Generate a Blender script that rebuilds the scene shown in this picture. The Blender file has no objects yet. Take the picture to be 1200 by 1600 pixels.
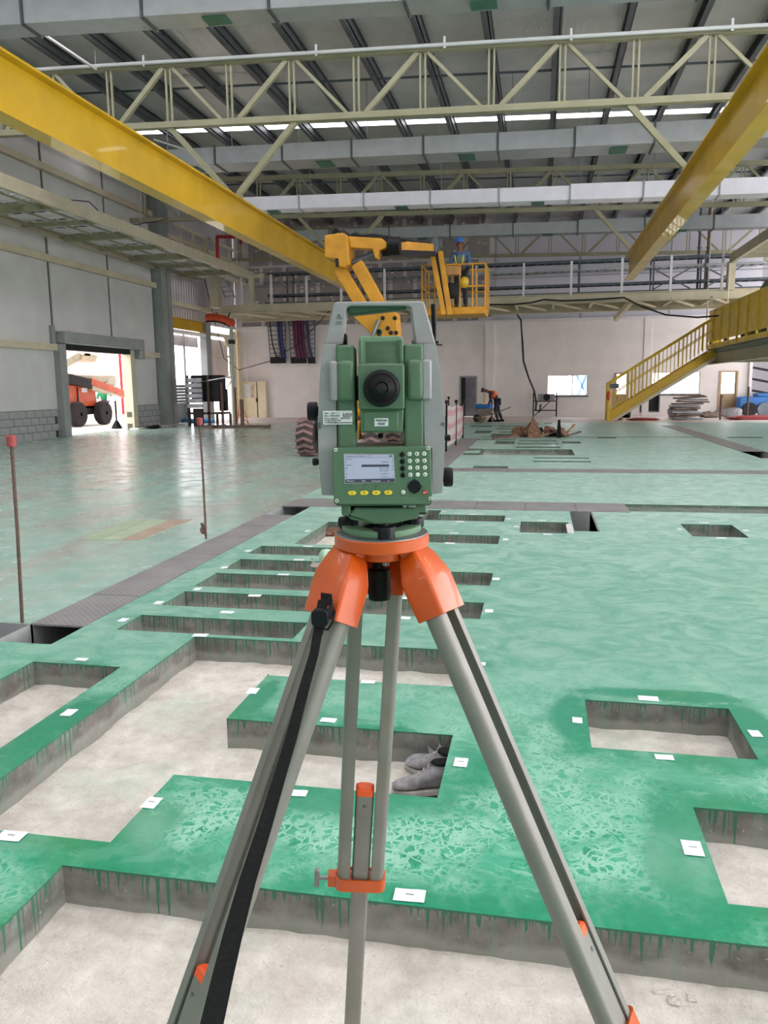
import bpy, bmesh, math, random
from mathutils import Matrix, Vector, noise
random.seed(7)
V = Vector
# ------------------------------------------------------------------ camera, sky, sun, exposure
F, H = 1230.0, 1.45                      # focal length in pixels of the 1200x1600 frame, eye height over the slab
def cv(px, py): return V(((px-600)/F, (800-py)/F, -1.0))
yc = cv(843, 602).normalized()
zc = yc.cross(cv(543, 602+300*.0115)).normalized()
if zc.y < 0: zc = -zc
xc = yc.cross(zc)
ROT = Matrix((xc, yc, zc))               # camera -> world
EYE = V((0, 0, H))
sc = bpy.context.scene
cam = bpy.data.cameras.new('camera'); cam.sensor_fit = 'VERTICAL'; cam.sensor_height = 36.0
cam.lens = F/1600*36.0; cam.clip_start = .05; cam.clip_end = 600
co = bpy.data.objects.new('camera', cam); sc.collection.objects.link(co)
co.matrix_world = Matrix.Translation(EYE) @ ROT.to_4x4()
sc.camera = co
sc.view_settings.view_transform = 'Standard'; sc.view_settings.look = 'None'
sc.view_settings.exposure = 0.0; sc.view_settings.gamma = 1.0; sc.view_settings.use_curve_mapping = False
W = bpy.data.worlds.new('sky'); sc.world = W; W.use_nodes = True
bg = W.node_tree.nodes['Background']; bg.inputs[0].default_value = (1, .965, .985, 1); bg.inputs[1].default_value = 5.0
sc.cycles.max_bounces = 8; sc.cycles.diffuse_bounces = 5; sc.cycles.glossy_bounces = 3
sc.cycles.use_denoising = True
# ------------------------------------------------------------------ measuring helpers: a pixel of the photograph seen on a world plane
def ray(px, py): return ROT @ cv(px, py)
def az(px, py, z=0.0): d = ray(px, py); return EYE + d*((z-H)/d.z)
def ay(px, py, y): d = ray(px, py); return EYE + d*(y/d.y)
def ax(px, py, x): d = ray(px, py); return EYE + d*(x/d.x)
def ad(px, py, depth): return EYE + ROT @ (cv(px, py)*depth)

# ------------------------------------------------------------------ object helpers
COL = sc.collection
FR = {}
def frame(o): return FR.get(o.name, Matrix.Identity(4)) if o else Matrix.Identity(4)
def tag(o, label=None, cat=None, group=None, kind=None):
    if label: o['label'] = label
    if cat: o['category'] = cat
    if group: o['group'] = group
    if kind: o['kind'] = kind
    return o
def empty(name, loc, label=None, cat=None, group=None, kind=None, rot=None):
    o = bpy.data.objects.new(name, None); COL.objects.link(o)
    o.empty_display_size = .1
    M = Matrix.Translation(V(loc))
    if rot: M = M @ rot.to_4x4()
    o.matrix_world = M; FR[o.name] = M
    return tag(o, label, cat, group, kind)
def basis(d, up=(0, 0, 1)):
    d = V(d).normalized(); u = V(up)
    if abs(d.dot(u)) > .98: u = V((0, 1, 0)) if abs(d.y) < .9 else V((1, 0, 0))
    s = d.cross(u).normalized(); u = s.cross(d).normalized()
    return s, u, d
class MB:
    def __init__(s): s.v = []; s.f = []
    def add(s, vs, fs):
        n = len(s.v); s.v += [tuple(v) for v in vs]; s.f += [tuple(i+n for i in f) for f in fs]; return s
    def box(s, x0, x1, y0, y1, z0, z1):
        return s.add([(x, y, z) for z in (z0, z1) for y in (y0, y1) for x in (x0, x1)],
                     [(0, 2, 3, 1), (4, 5, 7, 6), (0, 1, 5, 4), (2, 6, 7, 3), (0, 4, 6, 2), (1, 3, 7, 5)])
    def beam(s, p0, p1, w, h, up=(0, 0, 1)):
        p0 = V(p0); p1 = V(p1); a, b, d = basis(p1-p0, up)
        vs = [p + a*(i*w/2) + b*(j*h/2) for p in (p0, p1) for (i, j) in ((-1, -1), (1, -1), (1, 1), (-1, 1))]
        return s.add(vs, [(0, 1, 2, 3), (7, 6, 5, 4), (0, 4, 5, 1), (1, 5, 6, 2), (2, 6, 7, 3), (3, 7, 4, 0)])
    def ibeam(s, p0, p1, w, h, t, up=(0, 0, 1)):
        a, b, d = basis(V(p1)-V(p0), up); o = b*(h/2-t/2)
        s.beam(V(p0)+o, V(p1)+o, w, t, up); s.beam(V(p0)-o, V(p1)-o, w, t, up)
        return s.beam(p0, p1, t*.8, h-2*t, up)
    def channel(s, p0, p1, w, h, t, side, up=(0, 0, 1)):
        a, b, d = basis(V(p1)-V(p0), up); o = b*(h/2-t/2); q = a*(side*(w/2-t/2))
        s.beam(V(p0)+o, V(p1)+o, w, t, up); s.beam(V(p0)-o, V(p1)-o, w, t, up)
        return s.beam(V(p0)+q, V(p1)+q, t, h-2*t, up)
    def tube(s, p0, p1, r, n=8, r2=None, cap=True):
        p0 = V(p0); p1 = V(p1); a, b, d = basis(p1-p0); r2 = r if r2 is None else r2
        vs = [p + (a*math.cos(6.28318*i/n) + b*math.sin(6.28318*i/n))*q for p, q in ((p0, r), (p1, r2)) for i in range(n)]
        fs = [(i, (i+1) % n, n+(i+1) % n, n+i) for i in range(n)]
        if cap: fs += [tuple(range(n))[::-1], tuple(range(n, 2*n))]
        return s.add(vs, fs)
    def path(s, pts, r, n=6):
        pts = [V(p) for p in pts]; vs = []; k = len(pts)
        for i, p in enumerate(pts):
            d = pts[min(i+1, k-1)] - pts[max(i-1, 0)]; a, b, _ = basis(d)
            rr = r[i] if isinstance(r, (list, tuple)) else r
            vs += [p + (a*math.cos(6.28318*j/n) + b*math.sin(6.28318*j/n))*rr for j in range(n)]
        fs = [(i*n+j, i*n+(j+1) % n, (i+1)*n+(j+1) % n, (i+1)*n+j) for i in range(k-1) for j in range(n)]
        return s.add(vs, fs + [tuple(range(n))[::-1], tuple(range((k-1)*n, k*n))])
    def lathe(s, prof, o, axis=(0, 0, 1), n=24, a0=0):
        a, b, d = basis(axis, (0, 0, 1)); o = V(o); vs = []; k = len(prof)
        for r, t in prof: vs += [o + d*t + (a*math.cos(a0+6.28318*j/n) + b*math.sin(a0+6.28318*j/n))*r for j in range(n)]
        fs = [(i*n+j, i*n+(j+1) % n, (i+1)*n+(j+1) % n, (i+1)*n+j) for i in range(k-1) for j in range(n)]
        return s.add(vs, fs + [tuple(range(n))[::-1], tuple(range((k-1)*n, k*n))])
    def prism(s, poly, lo, hi, ax_='y'):          # poly of (x,z) between two y, of (y,z) between two x, of (x,y) between two z
        f = {'y': lambda p, t: (p[0], t, p[1]), 'x': lambda p, t: (t, p[0], p[1]), 'z': lambda p, t: (p[0], p[1], t)}[ax_]
        n = len(poly)
        return s.add([f(p, lo) for p in poly] + [f(p, hi) for p in poly],
                     [tuple(range(n)), tuple(range(n, 2*n))[::-1]] + [(i, i+n, (i+1) % n+n, (i+1) % n) for i in range(n)])
    def loft(s, rings):
        n = len(rings[0]); k = len(rings); vs = [p for r in rings for p in r]
        fs = [(i*n+j, i*n+(j+1) % n, (i+1)*n+(j+1) % n, (i+1)*n+j) for i in range(k-1) for j in range(n)]
        return s.add(vs, fs + [tuple(range(n))[::-1], tuple(range((k-1)*n, k*n))])
    def ribbon(s, pts, w, t, side):
        rings = []
        for i, p in enumerate(pts):
            p = V(p); d = (V(pts[min(i+1, len(pts)-1)])-V(pts[max(i-1, 0)])).normalized()
            sd = V(side[i]) if isinstance(side, list) else V(side); sd = (sd - d*sd.dot(d)).normalized(); u = sd.cross(d)
            ww = w[i] if isinstance(w, (list, tuple)) else w
            rings.append([p+sd*ww/2+u*t/2, p-sd*ww/2+u*t/2, p-sd*ww/2-u*t/2, p+sd*ww/2-u*t/2])
        return s.loft(rings)
    def blob(s, c, r, seed=0, amp=.25, n=10, m=7):
        c = V(c); r = V(r) if hasattr(r, '__len__') else V((r, r, r)); vs = []
        for i in range(1, m):
            for j in range(n):
                th = math.pi*i/m; ph = 6.28318*j/n; d = V((math.sin(th)*math.cos(ph), math.sin(th)*math.sin(ph), math.cos(th)))
                k = 1 + amp*noise.noise(d*1.7+V((seed, seed*.7, 3)))*2
                vs.append(c+V((d.x*r.x, d.y*r.y, d.z*r.z))*k)
        top = len(vs); vs += [c+V((0, 0, r.z)), c-V((0, 0, r.z))]
        fs = [(i*n+j, (i+1)*n+j, (i+1)*n+(j+1) % n, i*n+(j+1) % n) for i in range(m-2) for j in range(n)]
        fs += [(top, j, (j+1) % n) for j in range(n)] + [(top+1, (m-2)*n+(j+1) % n, (m-2)*n+j) for j in range(n)]
        return s.add(vs, fs)
    def build(s, name, mat, parent=None, bevel=0, smooth=0, local=False, label=None, cat=None, group=None, kind=None, seg=2):
        vs = [V(v) for v in s.v]
        if parent is not None:
            M = frame(parent)
            if not local:
                Mi = M.inverted(); vs = [Mi @ v for v in vs]
            loc = None
        else:
            lo = [min(v[i] for v in vs) for i in range(3)]; hi = [max(v[i] for v in vs) for i in range(3)]
            loc = V(((lo[0]+hi[0])/2, (lo[1]+hi[1])/2, lo[2])); vs = [v-loc for v in vs]
        me = bpy.data.meshes.new(name); me.from_pydata([tuple(v) for v in vs], [], s.f)
        bm = bmesh.new(); bm.from_mesh(me); bmesh.ops.recalc_face_normals(bm, faces=bm.faces); bm.to_mesh(me); bm.free()
        if mat: me.materials.append(mat)
        if smooth:
            me.shade_smooth(); me.set_sharp_from_angle(angle=math.radians(smooth))
        o = bpy.data.objects.new(name, me); COL.objects.link(o)
        if bevel:
            b = o.modifiers.new('edge', 'BEVEL'); b.width = bevel; b.segments = seg; b.limit_method = 'ANGLE'; b.angle_limit = .6
            if not smooth: me.shade_smooth(); me.set_sharp_from_angle(angle=math.radians(50)); b.harden_normals = False
        if parent is not None: o.parent = parent; FR[o.name] = M
        else: o.location = loc; FR[o.name] = Matrix.Translation(loc)
        return tag(o, label, cat, group, kind)
def inst(me_obj, name, loc, parent, rot=None):     # another object sharing a mesh; loc in the parent's frame
    o = bpy.data.objects.new(name, me_obj.data); COL.objects.link(o); o.parent = parent; o.location = loc
    if rot: o.rotation_euler = rot
    FR[o.name] = frame(parent); return o
def text(body, size, mat, parent, M, name='lettering', align='LEFT', depth=0.0003):
    c = bpy.data.curves.new(name, 'FONT'); c.body = body; c.size = size; c.align_x = align; c.extrude = depth
    c.resolution_u = 2
    t = bpy.data.objects.new('tmp', c); me = bpy.data.meshes.new_from_object(t); bpy.data.objects.remove(t); bpy.data.curves.remove(c)
    me.name = name; me.transform(M); me.materials.clear(); me.materials.append(mat)
    o = bpy.data.objects.new(name, me); COL.objects.link(o); o.parent = parent; FR[o.name] = frame(parent); return o

# ------------------------------------------------------------------ materials
def srgb(r, g, b):
    f = lambda c: (c/255/12.92 if c <= 10 else ((c/255+.055)/1.055)**2.4)
    return (f(r), f(g), f(b), 1)
class NT:
    def __init__(s, name):
        s.m = bpy.data.materials.new(name); s.m.use_nodes = True; s.t = s.m.node_tree; s.b = s.t.nodes['Principled BSDF']
    def n(s, typ, **kw):
        x = s.t.nodes.new(typ)
        for k, v in kw.items():
            if k.startswith('i_'):
                q = int(k[2:]) if k[2:].isdigit() else k[2:].replace('_', ' ')
                if hasattr(v, 'is_linked') : s.t.links.new(v, x.inputs[q])
                else: x.inputs[q].default_value = v
            else: setattr(x, k, v)
        return x
    def l(s, a, b): s.t.links.new(a, b)
    def geo(s): return s.n('ShaderNodeNewGeometry').outputs['Position']
    def noise(s, vec, scale, detail=4, rough=.55, out='Fac', dist=0):
        x = s.n('ShaderNodeTexNoise', i_Scale=scale, i_Detail=detail, i_Roughness=rough, i_Distortion=dist); s.l(vec, x.inputs['Vector']); return x.outputs[out]
    def mapv(s, vec, scale=(1, 1, 1), loc=(0, 0, 0), rot=(0, 0, 0)):
        x = s.n('ShaderNodeMapping'); s.l(vec, x.inputs[0]); x.inputs['Scale'].default_value = scale; x.inputs['Location'].default_value = loc; x.inputs['Rotation'].default_value = rot
        return x.outputs[0]
    def ramp(s, fac, a, b, ca=(0, 0, 0, 1), cb=(1, 1, 1, 1)):
        x = s.n('ShaderNodeValToRGB'); x.color_ramp.elements[0].position = a; x.color_ramp.elements[1].position = b
        x.color_ramp.elements[0].color = ca; x.color_ramp.elements[1].color = cb; s.l(fac, x.inputs[0]); return x.outputs[0]
    def mix(s, fac, a, b):
        x = s.n('ShaderNodeMix', data_type='RGBA')
        for v, i in ((fac, 0), (a, 6), (b, 7)):
            if hasattr(v, 'is_linked'): s.l(v, x.inputs[i])
            else: x.inputs[i].default_value = v
        return x.outputs[2]
    def math(s, op, a, b=0.0, clamp=False):
        x = s.n('ShaderNodeMath', operation=op, use_clamp=clamp)
        for v, i in ((a, 0), (b, 1)):
            if hasattr(v, 'is_linked'): s.l(v, x.inputs[i])
            else: x.inputs[i].default_value = v
        return x.outputs[0]
    def base(s, v): s.put('Base Color', v)
    def put(s, k, v):
        if hasattr(v, 'is_linked'): s.l(v, s.b.inputs[k])
        else: s.b.inputs[k].default_value = v
    def bump(s, h, strength=.3, dist=.01):
        x = s.n('ShaderNodeBump', i_Strength=strength, i_Distance=dist); s.l(h, x.inputs['Height']); s.l(x.outputs[0], s.b.inputs['Normal'])
def paint(name, col, rough=.45, metal=0, var=.12, scale=6, bump=0, spec=None, coat=0):
    t = NT(name); g = t.n('ShaderNodeTexCoord').outputs['Object']; f = t.noise(g, scale, 5)
    d = tuple(c*(1-var*1.6) for c in col[:3])+(1,); h = tuple(min(1, c*(1+var)) for c in col[:3])+(1,)
    t.base(t.ramp(f, .3, .7, d, h)); t.put('Roughness', t.ramp(t.noise(g, scale*2.3, 3), .2, .8, (rough*.85,)*3+(1,), (min(1, rough*1.15),)*3+(1,))); t.put('Metallic', metal)
    if spec is not None: t.put('Specular IOR Level', spec)
    if coat: t.put('Coat Weight', coat)
    if bump: t.bump(t.noise(g, scale*12, 4), bump, .002)
    return t.m
def emis(name, col, st):
    t = NT(name); t.base((0, 0, 0, 1)); t.put('Emission Color', col); t.put('Emission Strength', st); return t.m

S = srgb
M_ = {}
M_['inst_green'] = paint('instrument_green', S(82, 110, 86), .42, 0, .05, 30, .15)
M_['inst_green_lt'] = paint('instrument_light_green', S(106, 136, 110), .42, 0, .05, 30, .15)
M_['inst_green_dk'] = paint('instrument_dark_green', S(50, 84, 60), .5, 0, .06, 30, .15)
M_['inst_grey'] = paint('instrument_grey', S(148, 147, 149), .42, 0, .04, 30, .15)
M_['black'] = paint('black_rubber', S(10, 10, 12), .5, 0, .2, 40, .1, spec=.2)
M_['navy'] = paint('navy_plastic', S(14, 15, 22), .45, 0, .1, 40, spec=.25)
M_['orange'] = paint('orange_enamel', S(202, 82, 14), .36, 0, .07, 14, .05, coat=.2)
M_['orange_cap'] = paint('orange_plastic', S(244, 92, 36), .45, 0, .05, 14)
M_['alu'] = paint('anodised_aluminium', S(136, 134, 128), .5, .35, .08, 8, .05)
M_['bright_pipe'] = paint('bright_zinc_pipe', S(206, 208, 212), .35, .2, .03, 3)
M_['tread'] = paint('pink_mud_tread', S(150, 118, 116), .9, 0, .2, 8, .3)
M_['steel'] = paint('steel', S(150, 152, 156), .35, .9, .1, 12)
M_['webbing'] = paint('black_webbing', S(7, 7, 8), .9, 0, .2, 90, .3)
M_['white_key'] = paint('white_rubber_key', S(214, 220, 214), .5, 0, .03)
M_['yellow_key'] = paint('yellow_rubber_key', S(232, 205, 52), .5, 0, .04)
M_['red_key'] = paint('red_rubber_key', S(176, 44, 44), .5, 0, .04)
M_['print'] = paint('black_print', S(30, 30, 34), .6, 0, .02)
M_['sticker'] = paint('white_sticker', S(214, 216, 220), .5, 0, .02)
M_['screen'] = emis('lcd_screen', S(196, 212, 236), .62)
M_['screen_ink'] = emis('lcd_ink', S(74, 84, 110), .6)
M_['screen_bar'] = emis('lcd_bar', S(66, 70, 92), .7)
M_['yellow'] = paint('crane_yellow', S(204, 164, 22), .4, 0, .1, 1.2, coat=.25)
M_['rail_yellow'] = paint('railing_yellow', S(216, 184, 40), .45, 0, .12, 3)
M_['lift_yellow'] = paint('lift_yellow', S(206, 146, 34), .45, 0, .14, 3)
M_['lift_orange'] = paint('lift_orange', S(206, 84, 40), .45, 0, .14, 3)
M_['beige'] = paint('beige_steel', S(196, 188, 164), .5, 0, .08, 2)
M_['beige_lt'] = paint('light_beige_steel', S(214, 206, 180), .5, 0, .08, 2)
M_['truss'] = paint('truss_steel', S(150, 148, 122), .5, 0, .08, 2)
M_['galv'] = paint('galvanised_duct', S(168, 172, 176), .4, .35, .07, 3)
M_['duct_seam'] = paint('duct_flange', S(92, 98, 100), .5, .5, .1, 3)
M_['duct_white'] = paint('white_duct_board', S(240, 240, 252), .5, .05, .03, 3)
M_['grille'] = paint('green_grille', S(62, 110, 92), .5, .2, .1, 8)
M_['purlin'] = paint('zinc_purlin', S(98, 102, 106), .45, .5, .15, 1.5)
M_['jamb'] = paint('grey_door_steel', S(146, 152, 150), .5, .1, .08, 2)
M_['dark'] = paint('dark_void', S(16, 17, 19), .7, 0, .2, 6)
M_['tray'] = paint('cable_tray', S(96, 104, 112), .45, .5, .15, 3)
M_['cable'] = paint('black_cable', S(28, 28, 32), .6, 0, .1, 20)
M_['blue_cable'] = paint('blue_cable', S(50, 52, 104), .55, 0, .15, 20)
M_['purple_cable'] = paint('purple_cable', S(96, 34, 74), .55, 0, .2, 20)
M_['red'] = paint('red_pipe', S(186, 44, 50), .5, 0, .1, 5)
M_['white'] = paint('white_plaster', S(228, 224, 226), .75, 0, .05, 1.5)
M_['wall_white'] = paint('white_block_paint', S(232, 226, 224), .72, 0, .05, 1.2, .1)
M_['board'] = paint('grey_gypsum_board', S(168, 160, 160), .85, 0, .06, 3)
M_['cream'] = paint('cream_door', S(218, 206, 176), .55, 0, .05, 4)
M_['brown_door'] = paint('tan_door', S(176, 152, 118), .55, 0, .06, 4)
M_['panel'] = paint('precast_panel', S(200, 202, 200), .75, 0, .05, 1.1, .15)
M_['block'] = paint('concrete_block', S(156, 160, 160), .85, 0, .1, 5, .5)
M_['joint'] = paint('dark_joint', S(56, 58, 54), .8, 0, .1, 5)
M_['corr'] = paint('corrugated_sheet', S(196, 192, 196), .42, .3, .08, 1.2)
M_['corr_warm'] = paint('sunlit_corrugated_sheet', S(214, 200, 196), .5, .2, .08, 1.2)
M_['concrete'] = paint('pink_grey_concrete', S(232, 220, 216), .6, 0, .07, .8, .1)
M_['out_ground'] = paint('sunlit_yard', S(238, 228, 216), .9, 0, .04, .5)
M_['tyre'] = paint('dusty_tyre', S(74, 66, 68), .9, 0, .3, 5, .4)
M_['tyre_dk'] = paint('black_tyre', S(40, 36, 38), .85, 0, .25, 9, .4)
M_['paper'] = paint('white_paper', S(232, 236, 242), .7, 0, .02)
M_['rust'] = paint('rusty_rebar', S(108, 84, 76), .8, .2, .2, 30, .3)
M_['redcap'] = paint('red_plastic_cap', S(160, 66, 66), .55, 0, .15, 30)
M_['skin'] = paint('skin', S(120, 78, 58), .6, 0, .1, 20)
M_['hivis'] = paint('orange_vest', S(240, 106, 52), .7, 0, .08, 20)
M_['lime'] = paint('lime_band', S(206, 214, 90), .7, 0, .08, 20)
M_['blue_shirt'] = paint('blue_shirt', S(74, 100, 140), .8, 0, .12, 20)
M_['dark_cloth'] = paint('dark_trousers', S(46, 48, 62), .85, 0, .15, 20)
M_['blue_hat'] = paint('blue_helmet', S(34, 92, 172), .35, 0, .04, 20)
M_['navy_cap'] = paint('navy_cap', S(36, 40, 72), .7, 0, .04, 20)
M_['green_shirt'] = paint('green_shirt', S(52, 176, 124), .7, 0, .08, 20)
M_['tarp'] = paint('blue_tarp', S(52, 130, 178), .55, 0, .2, 5)
M_['blue_plastic'] = paint('blue_plastic', S(40, 108, 180), .5, 0, .15, 5)
M_['timber'] = paint('weathered_timber', S(128, 112, 104), .85, 0, .3, 4, .4)
M_['timber_lt'] = paint('pale_timber', S(186, 160, 136), .85, 0, .2, 4, .4)
M_['debris'] = paint('brown_debris', S(140, 104, 84), .9, 0, .4, 12, .4)
M_['shoe'] = paint('dusty_shoe', S(150, 148, 152), .85, 0, .35, 22, .5)
M_['shoe_sole'] = paint('pale_sole', S(176, 172, 166), .85, 0, .2, 30, .5)
M_['mint_bag'] = paint('mint_plastic_bag', S(170, 206, 178), .5, 0, .12, 20)
M_['scrap'] = paint('scrap_sheet', S(150, 152, 158), .5, .4, .2, 3)
M_['cladding'] = paint('pale_shutter', S(226, 224, 224), .6, .1, .05, 2)
M_['hose'] = paint('orange_canvas', S(206, 78, 44), .65, 0, .15, 6)
# ------------------------------------------------------------------ floor materials
def floor_mat():
    t = NT('green_floor_paint'); g = t.geo()
    at = t.n('ShaderNodeAttribute', attribute_name='fresh').outputs['Fac']; dz = t.n('ShaderNodeAttribute', attribute_name='worn').outputs['Fac']
    big = t.noise(g, 1.4, 5, .6, dist=.6); mid = t.noise(g, 6, 6, .65, dist=1.0); fine = t.noise(g, 38, 4, .6)
    streak = t.noise(t.mapv(g, (1, 5, 1), rot=(0, 0, .35)), 1.6, 5, .6, dist=.5)
    # freshly rolled paint (dark) where the band is, boot prints elsewhere
    f = t.math('ADD', at, t.math('MULTIPLY', t.math('SUBTRACT', mid, .5), .7))
    fresh = t.ramp(f, .36, .66)
    warp = t.n('ShaderNodeVectorMath', operation='ADD'); t.l(g, warp.inputs[0])
    wn = t.n('ShaderNodeTexNoise', i_Scale=9.0, i_Detail=4.0); t.l(g, wn.inputs['Vector'])
    sc_ = t.n('ShaderNodeVectorMath', operation='SCALE', i_Scale=.12); t.l(wn.outputs['Color'], sc_.inputs[0]); t.l(sc_.outputs[0], warp.inputs[1])
    vo = t.n('ShaderNodeTexVoronoi', feature='DISTANCE_TO_EDGE', i_Scale=27.0); t.l(t.mapv(warp.outputs[0], (1, .6, 1), rot=(0, 0, .5)), vo.inputs['Vector'])
    cells = t.ramp(vo.outputs['Distance'], .10, .15)
    blot = t.ramp(t.noise(g, 16, 5, .65, dist=1.5), .47, .55)
    where = t.ramp(t.noise(g, 2.6, 5, .6, dist=.8), .38, .56)
    lines_ = t.math('SUBTRACT', 1.0, t.ramp(vo.outputs['Distance'], .05, .13))
    pale = t.math('MULTIPLY', t.math('MAXIMUM', lines_, blot), where)
    scr = t.ramp(t.noise(t.mapv(warp.outputs[0], (1.5, 10, 1), rot=(0, 0, -.7)), 3.4, 4, .6, dist=1.0), .56, .62)
    pale = t.math('MAXIMUM', pale, t.math('MULTIPLY', scr, .7)); pale = t.math('MAXIMUM', pale, t.math('MULTIPLY', t.ramp(t.noise(g, 3.0, 5, .6, dist=1.2), .56, .72), .8))
    near_c = t.mix(t.ramp(mid, .35, .65), S(42, 150, 114), S(74, 166, 134))
    near_c = t.mix(t.math('MULTIPLY', t.ramp(t.noise(g, 13, 4, .6, dist=1.3), .54, .62), .75), near_c, S(22, 134, 98))
    near_c = t.mix(t.math('MULTIPLY', pale, .85), near_c, t.mix(t.ramp(big, .35, .65), S(134, 192, 168), S(158, 204, 184)))
    dark = t.mix(t.ramp(fine, .3, .7), S(12, 132, 94), S(22, 148, 110))
    mids = t.mix(t.ramp(big, .35, .65), S(58, 146, 118), S(84, 162, 138))
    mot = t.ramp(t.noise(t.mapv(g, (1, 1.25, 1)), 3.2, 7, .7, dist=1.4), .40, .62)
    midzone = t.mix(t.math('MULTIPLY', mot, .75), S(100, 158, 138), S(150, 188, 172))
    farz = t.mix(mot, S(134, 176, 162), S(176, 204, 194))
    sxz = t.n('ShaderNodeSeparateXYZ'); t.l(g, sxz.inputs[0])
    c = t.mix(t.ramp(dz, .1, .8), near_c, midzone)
    yr = t.n('ShaderNodeMapRange', i_1=5.5, i_2=9.5); t.l(sxz.outputs[1], yr.inputs[0]); c = t.mix(yr.outputs[0], c, farz)  # paler with distance: far reflections are partly put into the colour
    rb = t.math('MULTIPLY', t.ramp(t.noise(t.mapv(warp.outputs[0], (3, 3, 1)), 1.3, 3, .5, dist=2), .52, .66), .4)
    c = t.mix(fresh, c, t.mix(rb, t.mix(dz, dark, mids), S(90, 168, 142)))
    t.base(c)
    r = t.math('ADD', .30, t.math('MULTIPLY', t.ramp(mid, .3, .7), .22)); t.put('Roughness', t.mix(fresh, r, (.17, .17, .17, 1))); t.put('Specular IOR Level', .45); t.put('Coat Weight', t.math('MULTIPLY', fresh, .9)); t.put('Coat Roughness', .13)
    t.bump(t.math('ADD', t.math('MULTIPLY', fine, .5), t.math('MULTIPLY', mid, .9)), .13, .004)
    return t.m
def floor_left_mat():
    t = NT('green_floor_paint_dusty'); g = t.geo()
    s1 = t.noise(t.mapv(g, (1.1, .13, 1), rot=(0, 0, .12)), 1.9, 5, .6, dist=.5); s2 = t.noise(t.mapv(g, (.3, .5, 1), rot=(0, 0, -.3)), 1.0, 5, .6, dist=.8)
    n = t.noise(g, 4, 6, .65)
    c = t.mix(t.ramp(n, .3, .7), S(138, 176, 162), S(172, 198, 188))
    c = t.mix(t.math('MULTIPLY', t.ramp(s1, .47, .60), .6), c, S(170, 164, 156))
    c = t.mix(t.math('MULTIPLY', t.ramp(s2, .50, .62), .32), c, S(160, 142, 138))
    t.base(c); t.put('Roughness', t.ramp(t.noise(g, 3, 4), .3, .7, (.17,)*3+(1,), (.32,)*3+(1,))); t.put('Specular IOR Level', .5)
    t.bump(t.noise(g, 7, 3), .10, .006); return t.m
def pitwall_mat():
    t = NT('dripped_concrete'); g = t.geo(); sx = t.n('ShaderNodeSeparateXYZ'); t.l(g, sx.inputs[0])
    run = t.n('ShaderNodeCombineXYZ'); t.l(t.math('ADD', sx.outputs[0], sx.outputs[1]), run.inputs[0])
    zz = t.math('MULTIPLY', sx.outputs[2], -1.0)
    d1 = t.noise(run.outputs[0], 62, 2, .5); d2 = t.noise(run.outputs[0], 17, 3, .6)
    d3 = t.noise(run.outputs[0], 4, 2, .5)
    fm = t.n('ShaderNodeMapRange', i_1=3.9, i_2=4.3); t.l(sx.outputs[1], fm.inputs[0]); farm = t.math('MULTIPLY', fm.outputs[0], .85)
    depth = t.math('MULTIPLY', t.math('MULTIPLY', t.ramp(d1, .50, .74), t.math('MAXIMUM', t.ramp(d3, .40, .62), farm)), .26)
    depth = t.math('ADD', depth, t.math('MULTIPLY', t.ramp(d2, .52, .75), .014))
    drip = t.math('LESS_THAN', zz, t.math('ADD', depth, .006))
    con = t.mix(t.ramp(t.noise(g, 9, 6, .65), .35, .65), S(92, 91, 86), S(130, 128, 122))
    con = t.mix(t.math('MULTIPLY', t.ramp(t.noise(g, 3, 4), .5, .62), .6), con, S(98, 88, 84))
    con = t.mix(t.math('MULTIPLY', t.ramp(t.noise(g, 60, 2), .68, .72), .5), con, S(190, 190, 184))
    zl = t.n('ShaderNodeMapRange', i_1=.075, i_2=.10); t.l(t.math('ADD', zz, t.math('MULTIPLY', t.math('SUBTRACT', t.noise(g, 5, 4), .5), .12)), zl.inputs[0]); con = t.mix(t.math('MULTIPLY', zl.outputs[0], .6), con, S(150, 150, 142))
    wash = t.math('MULTIPLY', t.ramp(t.noise(t.mapv(g, (18, 18, 1)), 1.5, 4), .5, .75), .35)
    con = t.mix(wash, con, S(96, 150, 128))
    t.base(t.mix(t.math('MULTIPLY', drip, .85), con, S(28, 104, 76))); t.put('Roughness', .7); t.bump(t.noise(g, 45, 4), .3, .004); return t.m
def sand_mat():
    t = NT('pale_sand_bed'); g = t.geo(); n = t.noise(g, 7, 7, .7); f = t.noise(g, 90, 4, .7)
    c = t.mix(t.ramp(n, .35, .65), S(200, 191, 182), S(234, 228, 220)); c = t.mix(t.math('MULTIPLY', t.ramp(f, .62, .70), .6), c, S(146, 134, 126))
    c = t.mix(t.math('MULTIPLY', t.ramp(t.noise(g, 2.4, 5), .5, .68), .45), c, S(182, 204, 186))
    t.base(c); t.put('Roughness', .95); t.bump(t.math('ADD', n, t.math('MULTIPLY', f, .5)), .8, .02); return t.m
def checker_mat():
    t = NT('dusty_checker_plate'); g = t.geo(); w = t.n('ShaderNodeTexVoronoi', i_Scale=30.0, i_Randomness=0.0); t.l(t.mapv(g, (1, 1, 0), rot=(0, 0, .785)), w.inputs['Vector'])
    c = t.mix(t.ramp(t.noise(g, 3, 6, .65), .35, .65), S(112, 110, 112), S(142, 138, 138)); c = t.mix(t.math('MULTIPLY', t.ramp(w.outputs['Distance'], .2, .35), .35), c, S(176, 172, 176))
    c = t.mix(t.math('MULTIPLY', t.ramp(t.noise(g, 1.3, 4), .5, .7), .35), c, S(130, 150, 140))
    t.base(c); t.put('Roughness', .5); t.put('Metallic', .3); t.bump(w.outputs['Distance'], .4, .004); return t.m
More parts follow.
